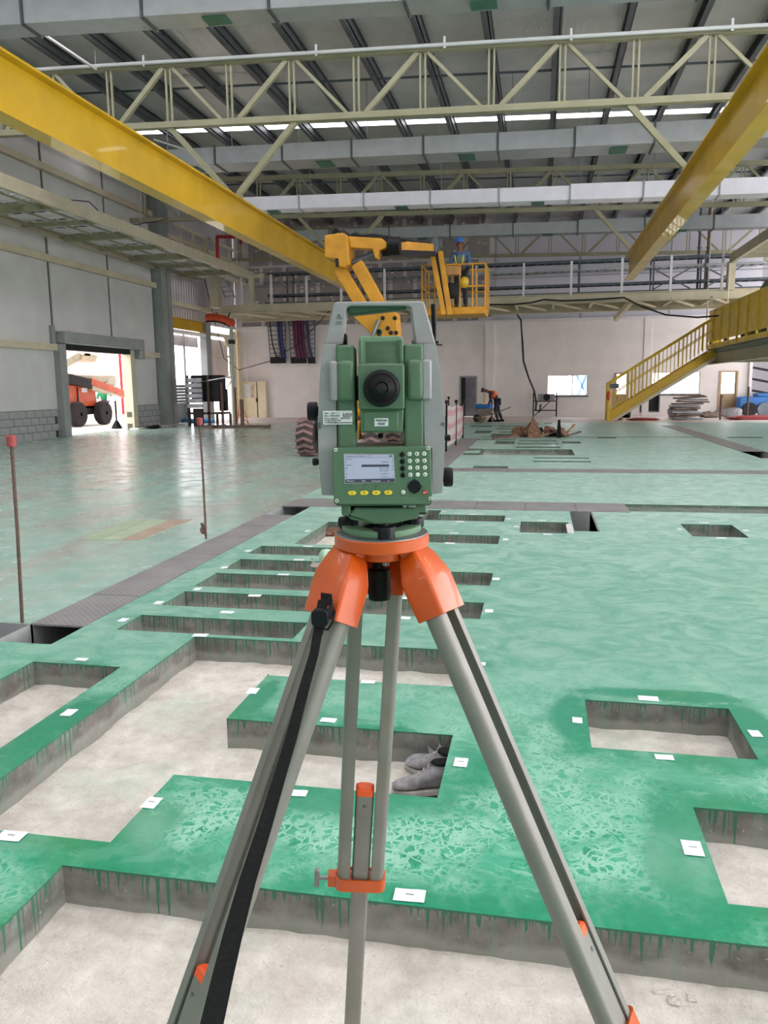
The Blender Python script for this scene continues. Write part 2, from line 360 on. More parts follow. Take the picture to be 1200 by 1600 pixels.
def roof_mat():
    t = NT('roof_foil_sheet'); g = t.geo(); n = t.noise(t.mapv(g, (3, .7, 1)), 2.2, 5, .6, dist=1.2)
    t.base(t.ramp(t.noise(g, .8, 4), .3, .7, S(186, 190, 186), S(214, 216, 214))); t.put('Metallic', .55); t.put('Roughness', .34); t.bump(n, .45, .03); return t.m
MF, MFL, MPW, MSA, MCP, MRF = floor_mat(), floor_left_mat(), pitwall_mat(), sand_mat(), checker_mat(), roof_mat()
def glass_mat():
    t = NT('window_glass'); t.put('Transmission Weight', 1.0); t.put('Roughness', .02); t.put('IOR', 1.05); t.base((.95, .98, 1, 1)); return t.m
MG = glass_mat()

# ------------------------------------------------------------------ floor slab with its pits
PD = .145
PITS = {   # name: (list of rects, depth)
 'front': ([(-1.42, 1.9, .35, 2.0)], PD),
 'wide': ([(-1.98, -1.34, 2.14, 4.2), (-1.34, -.33, 2.6, 3.12), (-1.34, -.32, 3.66, 4.2)], PD),
 'left': ([(-2.67, -2.15, 2.3, 3.65)], PD),
 'slot1': ([(-2.52, -1.39, 4.25, 4.57)], PD), 'slot2': ([(-2.50, -1.39, 4.81, 5.18)], PD), 'slot3': ([(-2.50, -1.39, 5.33, 5.76)], PD),
 'slot4': ([(-2.50, -1.39, 5.90, 6.28)], PD), 'slot5': ([(-2.52, -1.39, 6.5, 6.85)], PD), 'diag': ([(-2.24, -1.42, 6.98, 8.22)], PD),
 'rs1': ([(-1.34, -.34, 4.82, 5.20)], PD), 'rs2': ([(-1.28, -.33, 5.67, 6.07)], PD), 'rs3': ([(-1.28, -.35, 7.23, 7.64)], PD),
 'rs4': ([(-1.27, -1.11, 8.47, 9.17), (-1.11, -.35, 8.47, 8.87)], PD),
 'square': ([(.235, .865, 3.1, 3.6)], PD), 'corner': ([(.55, 1.3, 2.165, 2.69)], PD), 'small': ([(-.17, .33, 7.86, 8.5)], .2), 'farsq': ([(1.47, 1.98, 7.86, 8.56)], .2),
 'deep': ([(.37, .6, 8.0, 9.27)], 1.4),
 'f0': ([(-1.15, -.53, 14.1, 14.45)], .15), 'f1': ([(-.1, .99, 15.33, 15.55)], .1), 'f1b': ([(-.09, .99, 16.1, 16.3)], .1), 'f2': ([(-1.28, .75, 16.85, 18.4)], .35),
 'f3': ([(-1.6, -1.22, 16.78, 17.27)], .15), 'f4': ([(-1.62, -1.27, 18.0, 18.52)], .15), 'f5': ([(-.52, .5, 18.8, 19.2)], .12), 'f6': ([(-.53, .49, 20.0, 20.35)], .12),
 'f7': ([(-.51, .47, 21.0, 21.35)], .12), 'f8': ([(-1.1, -.6, 20.0, 21.17)], .2), 'f9': ([(-1.62, -.6, 21.5, 21.8)], .12), 'f10': ([(.6, 1.05, 20.28, 21.05)], .2),
 'line': ([(-1.62, 4.25, 22.7, 22.9)], .08), 'f11': ([(-1.4, -.1, 22.95, 24.3)], .2), 'f12': ([(-2.0, -1.48, 24.62, 26.05)], .15), 'f13': ([(-1.2, -.1, 25.0, 25.5)], .1),
 'f14': ([(.37, 1.03, 25.2, 25.7)], .12), 'f15': ([(.2, .49, 30.9, 31.35)], .15), 'f16': ([(-2.45, -1.66, 28.6, 29.3)], .12), 'f17': ([(-1.4, -.5, 27.0, 27.5)], .12), 'f18': ([(-1.4, -.5, 28.6, 29.1)], .12),
 'f19': ([(1.6, 2.1, 22.25, 22.7)], .15), 'f20': ([(5.0, 5.9, 22.5, 22.9)], .15),
 'tr1': ([(-3.12, -2.75, 3.93, 9.27), (-3.12, 1.05, 9.27, 9.96)], .45), 'tr2': ([(1.05, 9.0, 9.36, 9.93)], .035), 'tr3': ([(-2.1, 9.0, 13.5, 14.05)], .3), 'tr4': ([(-2.1, -1.62, 14.05, 22.2)], .3),
 'tr5': ([(4.25, 4.75, 16.4, 29.2)], .4),
}
def lines(vals, lo, hi):
    out = sorted(set([round(v, 3) for v in vals if lo < v < hi] + [lo, hi])); return out
X0, X1, Y0, Y1 = -3.12, 9.0, -8.9, 31.6
gx = [r[i] for rs, d in PITS.values() for r in rs for i in (0, 1)]; gy = [r[i] for rs, d in PITS.values() for r in rs for i in (2, 3)]
def fill(cuts, lo, hi, step):
    c = lines(cuts, lo, hi); out = []
    for a, b in zip(c, c[1:]):
        k = max(1, int(round((b-a)/step(a)))); out += [a+(b-a)*i/k for i in range(k)]
    return out+[hi]
XS = fill(gx, X0, X1, lambda a: .055 if a < 2.1 else .6); YS = fill(gy, Y0, Y1, lambda a: .055 if 1.5 < a < 5 else (.11 if a < 10 else .8))
RECTS = [r for rs, d in PITS.values() for r in rs]
def inhole(x, y): return any(r[0] < x < r[1] and r[2] < y < r[3] for r in RECTS)
PAINTED = [r for k, (rs, d) in PITS.items() if k not in ('tr1', 'tr2', 'tr3', 'tr4', 'tr5', 'deep', 'line') for r in rs]
def rd(x, y, r): return math.hypot(max(r[0]-x, 0, x-r[1]), max(r[2]-y, 0, y-r[3]))
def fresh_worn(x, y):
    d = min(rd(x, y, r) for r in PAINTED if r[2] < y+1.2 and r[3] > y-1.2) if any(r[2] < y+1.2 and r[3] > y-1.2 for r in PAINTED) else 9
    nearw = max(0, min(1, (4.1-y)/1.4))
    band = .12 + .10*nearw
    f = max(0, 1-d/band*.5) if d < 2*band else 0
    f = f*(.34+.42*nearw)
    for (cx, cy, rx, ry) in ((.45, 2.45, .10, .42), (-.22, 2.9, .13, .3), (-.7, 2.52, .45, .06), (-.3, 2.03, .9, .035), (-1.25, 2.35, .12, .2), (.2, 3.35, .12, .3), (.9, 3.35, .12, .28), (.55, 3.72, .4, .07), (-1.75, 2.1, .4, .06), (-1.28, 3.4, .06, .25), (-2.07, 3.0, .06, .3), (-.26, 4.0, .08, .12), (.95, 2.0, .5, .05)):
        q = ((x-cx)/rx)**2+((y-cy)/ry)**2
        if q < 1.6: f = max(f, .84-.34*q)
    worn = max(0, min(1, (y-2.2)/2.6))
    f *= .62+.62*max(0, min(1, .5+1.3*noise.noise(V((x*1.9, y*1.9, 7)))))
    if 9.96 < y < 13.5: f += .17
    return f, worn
fl = empty('floor', (0, 0, 0), 'pale green painted concrete slab with rectangular pits cut in it', kind='structure')
me = bpy.data.meshes.new('slab_top'); idx = {}; vs = []; fs = []
def vid(i, j):
    if (i, j) not in idx: idx[(i, j)] = len(vs); vs.append((XS[i], YS[j], 0.0))
    return idx[(i, j)]
for i in range(len(XS)-1):
    for j in range(len(YS)-1):
        if not inhole((XS[i]+XS[i+1])/2, (YS[j]+YS[j+1])/2):
            fs.append((vid(i, j), vid(i+1, j), vid(i+1, j+1), vid(i, j+1)))
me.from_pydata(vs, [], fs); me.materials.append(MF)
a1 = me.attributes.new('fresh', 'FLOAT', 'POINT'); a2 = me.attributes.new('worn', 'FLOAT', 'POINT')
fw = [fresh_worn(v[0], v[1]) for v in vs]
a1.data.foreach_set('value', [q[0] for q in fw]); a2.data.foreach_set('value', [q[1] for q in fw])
o = bpy.data.objects.new('slab_top', me); COL.objects.link(o); o.parent = fl
for k, (rs, dep) in PITS.items():
    w = MB(); b = MB()
    for (x0, x1, y0, y1) in rs:
        def side(p, q, out):     # wall unless another rect of the same pit continues there
            n = max(1, int(math.hypot(q[0]-p[0], q[1]-p[1])/.1))
            for i in range(n):
                a = (p[0]+(q[0]-p[0])*i/n, p[1]+(q[1]-p[1])*i/n); c = (p[0]+(q[0]-p[0])*(i+1)/n, p[1]+(q[1]-p[1])*(i+1)/n)
                m = ((a[0]+c[0])/2+out[0]*.01, (a[1]+c[1])/2+out[1]*.01)
                if not inhole(*m): w.add([(a[0], a[1], 0), (c[0], c[1], 0), (c[0], c[1], -dep-.05), (a[0], a[1], -dep-.05)], [(0, 1, 2, 3)])
        side((x0, y0), (x1, y0), (0, -1)); side((x1, y0), (x1, y1), (1, 0)); side((x1, y1), (x0, y1), (0, 1)); side((x0, y1), (x0, y0), (-1, 0))
        st = .04 if (k in ('front', 'wide', 'left', 'square', 'corner')) else .4
        nx = max(1, int((x1-x0)/st)); ny = max(1, int((y1-y0)/st)); amp = .014 if st < .1 else .004
        g = [(x0+(x1-x0)*i/nx, y0+(y1-y0)*j/ny) for j in range(ny+1) for i in range(nx+1)]
        def hz(x, y):
            e = min(x-x0, x1-x, y-y0, y1-y); return -dep + .002 + amp*(noise.noise(V((x*4, y*4, 1)))+.5*noise.noise(V((x*13, y*13, 4)))) + (.012*max(0, 1-e/.07) if st < .1 and k != 'wide' else 0)
        b.add([(x, y, hz(x, y)) for x, y in g], [(j*(nx+1)+i, j*(nx+1)+i+1, (j+1)*(nx+1)+i+1, (j+1)*(nx+1)+i) for j in range(ny) for i in range(nx)])
    deep = k in ('deep', 'tr1', 'tr3', 'tr4', 'tr5')  # near-black colour stands in for the shade down these holes
    green = k[0] == 'f' and k != 'front' or k in ('tr2', 'line')
    w.build('pit_wall', M_['dark'] if k == 'deep' else (MPW if not k.startswith('tr') or k == 'tr2' else M_['block']), fl)
    b.build('pit_bed', M_['dark'] if deep else (MPW if green or k in ('small', 'farsq', 'f2') else MSA), fl, smooth=60)
# concrete lips and metal frames of the deep hole
m = MB(); m.box(.60, .62, 8.0, 9.25, -.3, .004); m.build('frame_edge', M_['alu'], fl)
m = MB(); m.box(.30, .36, 7.84, 8.35, -.012, .012); m.build('frame_edge', M_['panel'], fl)
# dusty floor to the left and the strip before the back wall, seen as separate pours
fl2 = empty('floor', (-9, 15, 0), 'dusty green floor with brown wheel streaks left of the plate strip', kind='structure')
def quadgrid(x0, x1, y0, y1, z, n=8):
    m = MB(); m.add([(x0+(x1-x0)*i/n, y0+(y1-y0)*j/n, z) for j in range(n+1) for i in range(n+1)], [(j*(n+1)+i, j*(n+1)+i+1, (j+1)*(n+1)+i+1, (j+1)*(n+1)+i) for j in range(n) for i in range(n)]); return m
m = MB()
for q in ((-15.2, -3.12, 4.27, 31.6), (-15.2, -3.12, -8.9, 3.93), (-15.2, -8, 3.93, 4.27)): m.add([(q[0], q[2], 0), (q[1], q[2], 0), (q[1], q[3], 0), (q[0], q[3], 0)], [(0, 1, 2, 3)])
m.build('painted_floor', MFL, fl2)
m = MB(); m.box(-8, -3.12, 4.268, 4.29, -.2, -.002); m.box(-8, -3.12, 3.91, 3.93, -.2, -.002); m.box(-8, -3.12, 3.92, 4.28, -.22, -.2); m.build('trench_wall', M_['block'], fl2)
p0, p1, p2, p3 = (-4.4, 6.87), (-4.54, 8.07), (-3.81, 8.16), (-3.79, 6.95)
for k in range(3):
    a = (k+.02)/3; b = (k+.98)/3; f = lambda s, t: (s[0]*(1-t)+p3[0]*t if s is p0 else s[0]*(1-t)+p2[0]*t, s[1]*(1-t)+(p3 if s is p0 else p2)[1]*t)
    q = [f(p0, a), f(p0, b), f(p1, b), f(p1, a)]
    m = MB(); m.prism(q, -.01, .004, 'z'); m.build('pit_cover', paint('cover_%d' % k, (S(158, 176, 150), S(166, 182, 156), S(170, 152, 136))[k], .6, 0, .1, 4), fl2)
fl3 = empty('floor', (0, 35, 0), 'pale pinkish concrete floor along the back wall', kind='structure')
m = MB(); m.box(-15.2, 16, 31.6, 38.4, -.2, -.001); m.box(9, 16, -8.9, 31.6, -.2, 0); m.build('bare_floor', M_['concrete'], fl3)

# cover plates over the trenches
def plates(label, x0, x1, y0, y1, n, along, mat=MCP, cat='trench cover'):
    r = empty('trench_cover', ((x0+x1)/2, (y0+y1)/2, 0), label, cat, 'metal plate strips let into the green slab')
    for i in range(n):
        if along == 'y': a = y0+(y1-y0)*i/n; b = y0+(y1-y0)*(i+1)/n; q = (x0+.006, x1-.006, a+.003, b-.003)
        else: a = x0+(x1-x0)*i/n; b = x0+(x1-x0)*(i+1)/n; q = (a+.003, b-.003, y0+.006, y1-.006)
        m = MB(); m.box(*q, -.008, .004 + .0015*(i % 2)); m.build('plate', mat, r)
plates('grey checker plate strip running away behind the left rebar posts', -3.12, -2.75, 4.27, 8.58, 6, 'y')
plates('grey checker plate strip crossing behind the tripod head to the black hole', -3.12, 1.05, 9.27, 9.96, 7, 'x')
plates('thin grey plate strip crossing the whole slab farther back', -2.1, 9.0, 13.5, 14.05, 14, 'x')
plates('grey plate strip beside the red and white barrier net', -2.1, -1.62, 14.05, 22.2, 10, 'y')
plates('grey plate strip receding at the far right of the slab', 4.25, 4.75, 18.1, 28.9, 12, 'y')

# ------------------------------------------------------------------ paper squares at the pits
papers = [  # pixel centre, label, half size in m, direction
 ((18, 1307), 'near edge of the wide pit at the left picture border', .045, 0), ((237, 1255), 'left point of the green ledge inside the wide pit, foreground left', .035, 1),
 ((395, 1080), 'left end of the green block standing in the wide pit', .035, 1), ((513, 1126), 'near edge of the block in the wide pit', .035, 0),
 ((465, 1240), 'green ledge right beside the strap, above the front pit', .035, 0), ((575, 1066), 'far edge of the wide pit block, between the centre leg tubes', .035, 0),
 ((127, 1031), 'behind the leftmost square pit', .035, 0), ((108, 1114), 'narrow bar between the leftmost pit and the wide pit', .035, 1),
 ((720, 1192), 'right of the pit with the old shoes', .035, 1), ((640, 1400), 'rim of the front pit, right of the orange leg clamp', .045, 0),
 ((902, 1126), 'left of the square sand pit at right', .028, 1), ((1013, 1092), 'behind the square sand pit at right', .045, 0), ((1038, 1184), 'in front of the square sand pit at right', .035, 0),
 ((1180, 1147), 'right of the square sand pit', .03, 1), ((1082, 1326), 'fresh dark green band left of the corner pit, lower right', .04, 1),
 ((193, 969), 'left end of the nearest slot pit', .035, 1), ((248, 942), 'left end of the second slot pit', .035, 1), ((308, 921), 'left end of the third slot pit', .035, 1),
 ((351, 887), 'left end of the fourth slot pit', .035, 1), ((388, 861), 'left end of the fifth slot pit', .035, 1), ((313, 993), 'bar behind the wide pit, in front of the nearest slot', .045, 0),
 ((355, 957), 'bar between the first and second slot pits', .045, 0), ((398, 931), 'bar between the second and third slot pits', .045, 0), ((443, 898), 'bar between the third and fourth slot pits', .045, 0),
 ((467, 875), 'bar between the fourth and fifth slot pits', .045, 0), ((481, 854), 'bar behind the fifth slot pit', .045, 0), ((481, 830), 'left of the pit with rubbish behind the slots', .035, 1),
 ((637, 935), 'behind the first slot right of the tripod, beside its orange casting', .045, 0), ((630, 966), 'in front of the first slot right of the tripod', .045, 0), ((764, 955), 'right end of the first slot right of the tripod', .035, 1),
 ((775, 905), 'right end of the second slot right of the tripod', .035, 1), ((753, 1038), 'right end of the wide pit, beside the right tripod leg', .025, 1),
 ((790, 843), 'right end of the third slot right of the tripod', .035, 1), ((710, 833), 'behind the third slot right of the tripod', .045, 0), ((703, 849), 'in front of the third slot right of the tripod', .045, 0),
 ((794, 811), 'right end of the farthest slot right of the tripod', .035, 1), ((739, 804), 'behind the farthest slot right of the tripod', .045, 0), ((719, 815), 'in front of the farthest slot right of the tripod', .045, 0), ((694, 799), 'inner corner of the farthest slot right of the tripod', .03, 0),
 ((807, 823), 'left of the small pit beside the black hole', .035, 1), ((847, 813), 'behind the small pit beside the black hole', .045, 0), ((856, 835), 'in front of the small pit beside the black hole', .045, 0),
 ((1100, 817), 'behind the far square pit at right', .045, 0), ((1062, 827), 'left of the far square pit at right', .03, 1), ((1165, 829), 'right of the far square pit', .035, 1), ((1127, 841), 'in front of the far square pit at right', .045, 0)]
for k, ((px, py), lb, h, d) in enumerate(papers):
    c = az(px, py); w, l = (h, h*.62) if not d else (h*.75, h*1.05)
    rz = random.uniform(-.06, .06)+.04; m = MB(); n = 4; g = []
    for j in range(n+1):
        for i in range(n+1):
            u = (i/n*2-1)*w; v = (j/n*2-1)*l; g.append((c.x+u*math.cos(rz)-v*math.sin(rz), c.y+u*math.sin(rz)+v*math.cos(rz), .0025+.003*abs(noise.noise(V((u*30, v*30, k))))))
    N = (n+1)**2; m.add(g+[(x, y, z-.001) for x, y, z in g], [(j*(n+1)+i, j*(n+1)+i+1, (j+1)*(n+1)+i+1, (j+1)*(n+1)+i) for j in range(n) for i in range(n)]+[(N+j*(n+1)+i, N+(j+1)*(n+1)+i, N+(j+1)*(n+1)+i+1, N+j*(n+1)+i+1) for j in range(n) for i in range(n)])
    p = m.build('paper_label', M_['paper'], label='white paper on the '+lb if not lb.startswith(('behind', 'in front', 'right of', 'left of')) else 'white paper lying '+lb, cat='paper', group='paper labels around the pits')
    if k in (9, 14, 1, 8, 0):
        pm = MB(); pm.box(c.x-.012, c.x+.012, c.y-.002, c.y+.0005, .0066, .0071); pm.build('pencil_mark', M_['print'], p)
# ------------------------------------------------------------------ left wall: precast panels, girts, block course, doorway
XL = -14.9
wl = empty('wall_left', (XL, 20, 0), kind='structure')
DY0, DY1, DZ = 22.95, 27.2, 2.78
joints = [-8.85, -5.35, -1.85, 1.65, 5.15, 8.65, 12.15, 15.65, 19.15, 22.66, 26.15, 29.4]
for a, b in zip(joints, joints[1:]):
    m = MB(); a1_, b1_ = a+.06, b-.06
    lo = .88
    if b <= DY0 or a >= DY1: m.box(XL-.2, XL, a1_, b1_, lo, 9.6)
    else:
        m.box(XL-.2, XL, a1_, b1_, 3.26 if (a >= DY0-.5 and b <= DY1+4) else lo, 9.6)
        if a < DY0-.35: m.box(XL-.2, XL, a1_, DY0-.35, lo, 3.26)
        if b > DY1+.1: m.box(XL-.2, XL, DY1+.1, b1_, lo, 3.26)
    m.build('wall_panel', M_['panel'], wl)
m = MB(); m.box(XL-.23, XL-.04, -8.85, 22.6, .9, 9.6); m.box(XL-.23, XL-.04, 27.35, 29.4, .9, 9.6); m.box(XL-.23, XL-.04, 22.6, 27.35, 3.3, 9.6); m.build('joint_backing', M_['joint'], wl)
for z, ya, yb in ((8.12, 8.6, 29.8), (5.46, 8.6, 29.7), (2.785, 8.6, 22.6), (2.785, 27.9, 29.5)):
    m = MB(); m.channel((XL+.09, ya, z), (XL+.09, yb, z), .16, .2, .02, 1); m.build('girt', M_['beige'], wl)
blk = None; random.seed(3)
for row in range(4):
    y = 14.0 - (.2 if row % 2 else 0)
    while y < 29.3:
        if not (DY0-.4 < y+.2 < DY1+.1):
            if blk is None:
                m = MB(); m.box(XL-.2, XL+.01, 0, .385, 0, .205); blk = m.build('concrete_block', M_['block'], wl); blk.location = (0, 0, 0); base = blk
            else: inst(base, 'concrete_block', (random.uniform(0, .012), y, row*.22), wl)
        y += .4
base.location = (0, 13.6, 0)
m = MB(); m.box(XL-.22, XL-.02, -8.85, 22.55, 0, .88); m.box(XL-.22, XL-.02, 27.3, 29.4, 0, .88); m.build('mortar', M_['joint'], wl)
m = MB(); m.ibeam((XL+.12, 29.7, 0), (XL+.12, 29.7, 9.2), .5, .55, .03, (0, 1, 0)); m.box(XL-.1, XL+.34, 29.42, 30.35, 0, 9.1); m.build('column', M_['jamb'], wl)
m = MB(); m.box(XL, XL+.35, 27.0, 31.5, 0, .05); m.build('kerb', M_['panel'], wl)

d1 = empty('door_1', (XL, 25, 0), kind='structure')
m = MB(); m.box(XL-.25, XL+.22, DY0-.35, DY0, 0, 2.9); m.box(XL-.25, XL+.12, DY0-.5, DY0-.34, 2.7, 3.45); m.build('door_jamb', M_['jamb'], d1, bevel=.01)
m = MB(); m.box(XL-.25, XL+.1, DY1, DY1+.3, 0, 2.9); m.build('door_jamb', M_['beige'], d1, bevel=.01)
m = MB(); m.box(XL-.1, XL+.42, DY0-.3, DY1+.5, 2.92, 3.28); m.box(XL-.1, XL+.3, DY1+.45, DY1+.75, 2.6, 3.3); m.build('shutter_box', M_['jamb'], d1, bevel=.03)
m = MB(); m.box(XL-.18, XL+.1, DY0, DY1, 2.74, 2.92); m.build('shutter_curtain', M_['dark'], d1)

# beyond the doorway and the corner opening: sunlit yard and the neighbouring shed
yard = empty('floor', (-24, 30, 0), 'sunlit yard floor beyond the left doorway', kind='structure')
m = MB(); m.box(-60, XL-.2, 5, 70, -.25, -.01); m.box(XL-.3, 40, 38.5, 70, -.25, -.01); m.build('yard', M_['out_ground'], yard)
def corrugated(name, p0, p1, z0, z1, mat, parent, pitch=.25, d=.05, th=0):
    p0 = V(p0); p1 = V(p1); L = (p1-p0).length; u = (p1-p0).normalized(); nrm = V((-u.y, u.x, 0)); n = int(L/pitch); vs = []; 
    for i in range(n):
        for (s, k) in ((0, 0), (.35, 0), (.5, 1), (.85, 1)):
            p = p0+u*(i+s)*pitch+nrm*d*k; vs.append(p)
    m = MB(); k = len(vs); m.add([(p.x, p.y, z0) for p in vs]+[(p.x, p.y, z1) for p in vs], [(i, i+1, k+i+1, k+i) for i in range(k-1)])
    return m.build(name, mat, parent)
nb = empty('neighbour_shed', (-24, 34, 0), 'pale corrugated shed wall seen through the left doorway', 'shed')
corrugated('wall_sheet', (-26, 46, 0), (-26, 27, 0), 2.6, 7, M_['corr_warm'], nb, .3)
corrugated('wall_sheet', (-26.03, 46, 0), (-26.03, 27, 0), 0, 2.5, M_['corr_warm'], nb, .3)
m = MB(); m.box(-25.98, -25.9, 27, 46, 2.45, 2.65); m.build('rail', M_['beige_lt'], nb)
m = MB(); m.box(-30, -22, 27, 46, 7, 7.15); m.build('roof', M_['corr'], nb)

# ------------------------------------------------------------------ corner bay: corrugated upper wall, big opening
wc = empty('wall_left', (XL, 34, 0), kind='structure')
corrugated('corrugated_sheet', (XL-.1, 30.4, 0), (XL-.1, 38.4, 0), 4.35, 9.4, M_['corr'], wc, .25, .05)
for z in (7.55, 4.95):
    m = MB(); m.beam((XL+.15, 30.4, z), (XL+.15, 38.3, z), .12, .18); m.build('girt', M_['beige_lt'], wc)
m = MB(); m.beam((XL+.5, 33.8, 7.95), (XL+.5, 38.2, 7.95), .1, .1); m.beam((XL+.5, 30.4, 6.55), (XL+.5, 38.2, 6.55), .1, .12)
for i in range(6):
    y = 31.0+i*1.3; m.beam((XL+.5, y, 7.9), (XL+.5, y+.65, 6.6), .05, .05); m.beam((XL+.5, y+1.3, 7.9), (XL+.5, y+.65, 6.6), .05, .05); m.beam((XL+.5, y, 7.9), (XL+.5, y+.2, 6.6), .04, .04)
m.beam((XL+.5, 30.4, 7.95), (XL+.5, 34, 7.95), .1, .1); m.build('lattice_girder', M_['beige_lt'], wc)
m = MB(); m.ibeam((XL+.1, 30.4, 4.15), (XL+.1, 34.2, 4.15), .25, .45, .03); m.build('yellow_lintel', M_['yellow'], wc)
m = MB(); m.beam((XL+.1, 30.4, 3.82), (XL+.1, 34.2, 3.82), .3, .12); m.build('white_lintel', M_['white'], wc)
corrugated('corrugated_sheet', (XL-.3, 30.4, 0), (XL-.3, 34.2, 0), 3.3, 3.75, M_['corr'], wc, .2)
m = MB(); m.box(XL-.06, XL+.26, 33.75, 34.3, 0, 4.4); m.build('column', M_['jamb'], wc, bevel=.01)
m = MB(); m.tube((XL-.2, 32.4, 0), (XL-.2, 32.4, 3.8), .05); m.build('post', M_['jamb'], wc)
for k in range(6):
    m = MB(); m.box(XL-.42+.01*(k % 2), XL-.3, 30.4, 32.9, .88+k*.13, 1.0+k*.13); m.build('plank', M_['scrap'], wc)
m = MB(); m.box(XL-.5, XL-.3, 30.4, 32.9, 0, .87); m.build('low_block_wall', M_['block'], wc)
# end bay next to the back wall
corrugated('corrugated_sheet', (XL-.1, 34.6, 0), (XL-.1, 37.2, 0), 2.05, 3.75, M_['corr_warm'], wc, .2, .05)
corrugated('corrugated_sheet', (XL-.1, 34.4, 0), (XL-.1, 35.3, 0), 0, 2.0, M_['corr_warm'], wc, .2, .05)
m = MB(); m.beam((XL+.02, 34.4, 3.95), (XL+.02, 38.2, 3.95), .1, .16); m.beam((XL+.02, 34.4, 3.0), (XL+.02, 37.3, 3.0), .08, .08); m.beam((XL+.02, 34.4, 2.0), (XL+.02, 37.3, 2.0), .08, .1); m.build('frame_rail', M_['beige_lt'], wc)
m = MB(); m.prism([(36.3, 3.9), (37.3, 3.9), (37.3, 3.1)], XL+.0, XL+.05, 'x'); m.build('gusset', M_['beige_lt'], wc)
m = MB(); m.box(XL-.1, XL+.12, 37.2, 37.6, 0, 4.2); m.box(XL-.1, XL+.15, 37.75, 38.3, 0, 4.3); m.build('column', M_['cream'], wc)

# ------------------------------------------------------------------ back wall
YB = 38.3
wb = empty('wall_back', (0, YB, 0), kind='structure')
openings = [(.35, 2.2, .95, 1.92), (3.38, 4.05, .1, 1.98), (5.05, 7.15, .98, 1.98), (7.95, 8.76, .05, 2.0), (4.62, 5.4, .22, 1.1), (-3.78, -2.93, 0, 1.93)]
xs = sorted(set([-15.3, 9.25]+[o_[i] for o_ in openings for i in (0, 1)])); zs = sorted(set([0, 4.45]+[o_[i] for o_ in openings for i in (2, 3)]))
m = MB()
for a, b in zip(xs, xs[1:]):
    for c, d in zip(zs, zs[1:]):
        if not any(q[0] < (a+b)/2 < q[1] and q[2] < (c+d)/2 < q[3] for q in openings): m.box(a, b, YB, YB+.2, c, d)
m.build('lower_wall', M_['wall_white'], wb)
m = MB(); m.box(-15.3, 9.25, YB+.08, YB+.2, 4.45, 9.9); m.build('drywall_backing', M_['white'], wb)
random.seed(11)
rows = [(4.5, 5.15), (5.3, 6.5), (6.62, 7.3), (7.42, 8.5), (8.62, 9.8)]
for ri, (za, zb_) in enumerate(rows):
    x = -14.8 + (.5 if ri % 2 else 0)
    while x < -3.35:
        m = MB(); m.box(x+.1, x+1.1, YB+.03, YB+.075, za, zb_); b_ = m.build('gypsum_board', M_['board'], wb)
        for q in range(3):
            cx, cz = x+random.uniform(.25, .95), random.uniform(za+.1, zb_-.1); mm = MB(); mm.lathe([(.055+.03*random.random(), 0), (.04, .006)], (cx, YB+.031, cz), (0, -1, .001), 8); mm.build('filler_spot', M_['white'], b_)
        x += 1.2
m = MB()
for i in range(3): m.box(-2.1+i*3.9, 1.72+i*3.9, YB+.03, YB+.07, 4.5, 9.9)
m.build('white_panel', paint('lilac_white', S(206, 206, 218), .7, 0, .03, .6), wb)
for x, t_ in ((-14.75, .3), (-2.55, .42), (9.2, .12), (4.65, .3)):
    m = MB(); m.box(x, x+t_, YB-.12 if x != 4.65 else YB-.04, YB+.05, 0, 4.5 if x > -14 else 4.4); m.build('pilaster', M_['wall_white'], wb)
m = MB(); m.box(-14.75, 9.3, YB-.1, YB+.02, 4.38, 4.5); m.build('ledge', M_['white'], wb)
m = MB(); m.beam((-13.4, YB-.2, 6.55), (9.2, YB-.2, 6.55), .1, .14); m.build('rail', M_['jamb'], wb)
def window(n, q, mull, frame_m, label=None):
    w = empty('window_%d' % n, ((q[0]+q[1])/2, YB, q[2]), kind='structure')
    m = MB(); t = .04
    m.box(q[0], q[1], YB+.02, YB+.1, q[2], q[2]+t); m.box(q[0], q[1], YB+.02, YB+.1, q[3]-t, q[3]); m.box(q[0], q[0]+t, YB+.02, YB+.1, q[2]+t, q[3]-t); m.box(q[1]-t, q[1], YB+.02, YB+.1, q[2]+t, q[3]-t)
    m.build('window_frame', frame_m, w)
    xs_ = [q[0]+t]+mull+[q[1]-t]
    for a, b in zip(xs_, xs_[1:]):
        m = MB(); m.box(a+.01, b-.01, YB+.05, YB+.056, q[2]+t, q[3]-t); m.build('pane', MG, w)
    for a in mull:
        m = MB(); m.box(a-.015, a+.015, YB+.03, YB+.08, q[2]+t, q[3]-t); m.build('mullion', frame_m, w)
    m = MB(); m.box(q[0]-.05, q[1]+.05, YB-.05, YB+.02, q[2]-.06, q[2]-.005); m.build('window_sill', M_['tray'], w)
window(1, openings[0], [.82, 1.5], M_['white']); window(2, openings[2], [6.5], M_['white'])
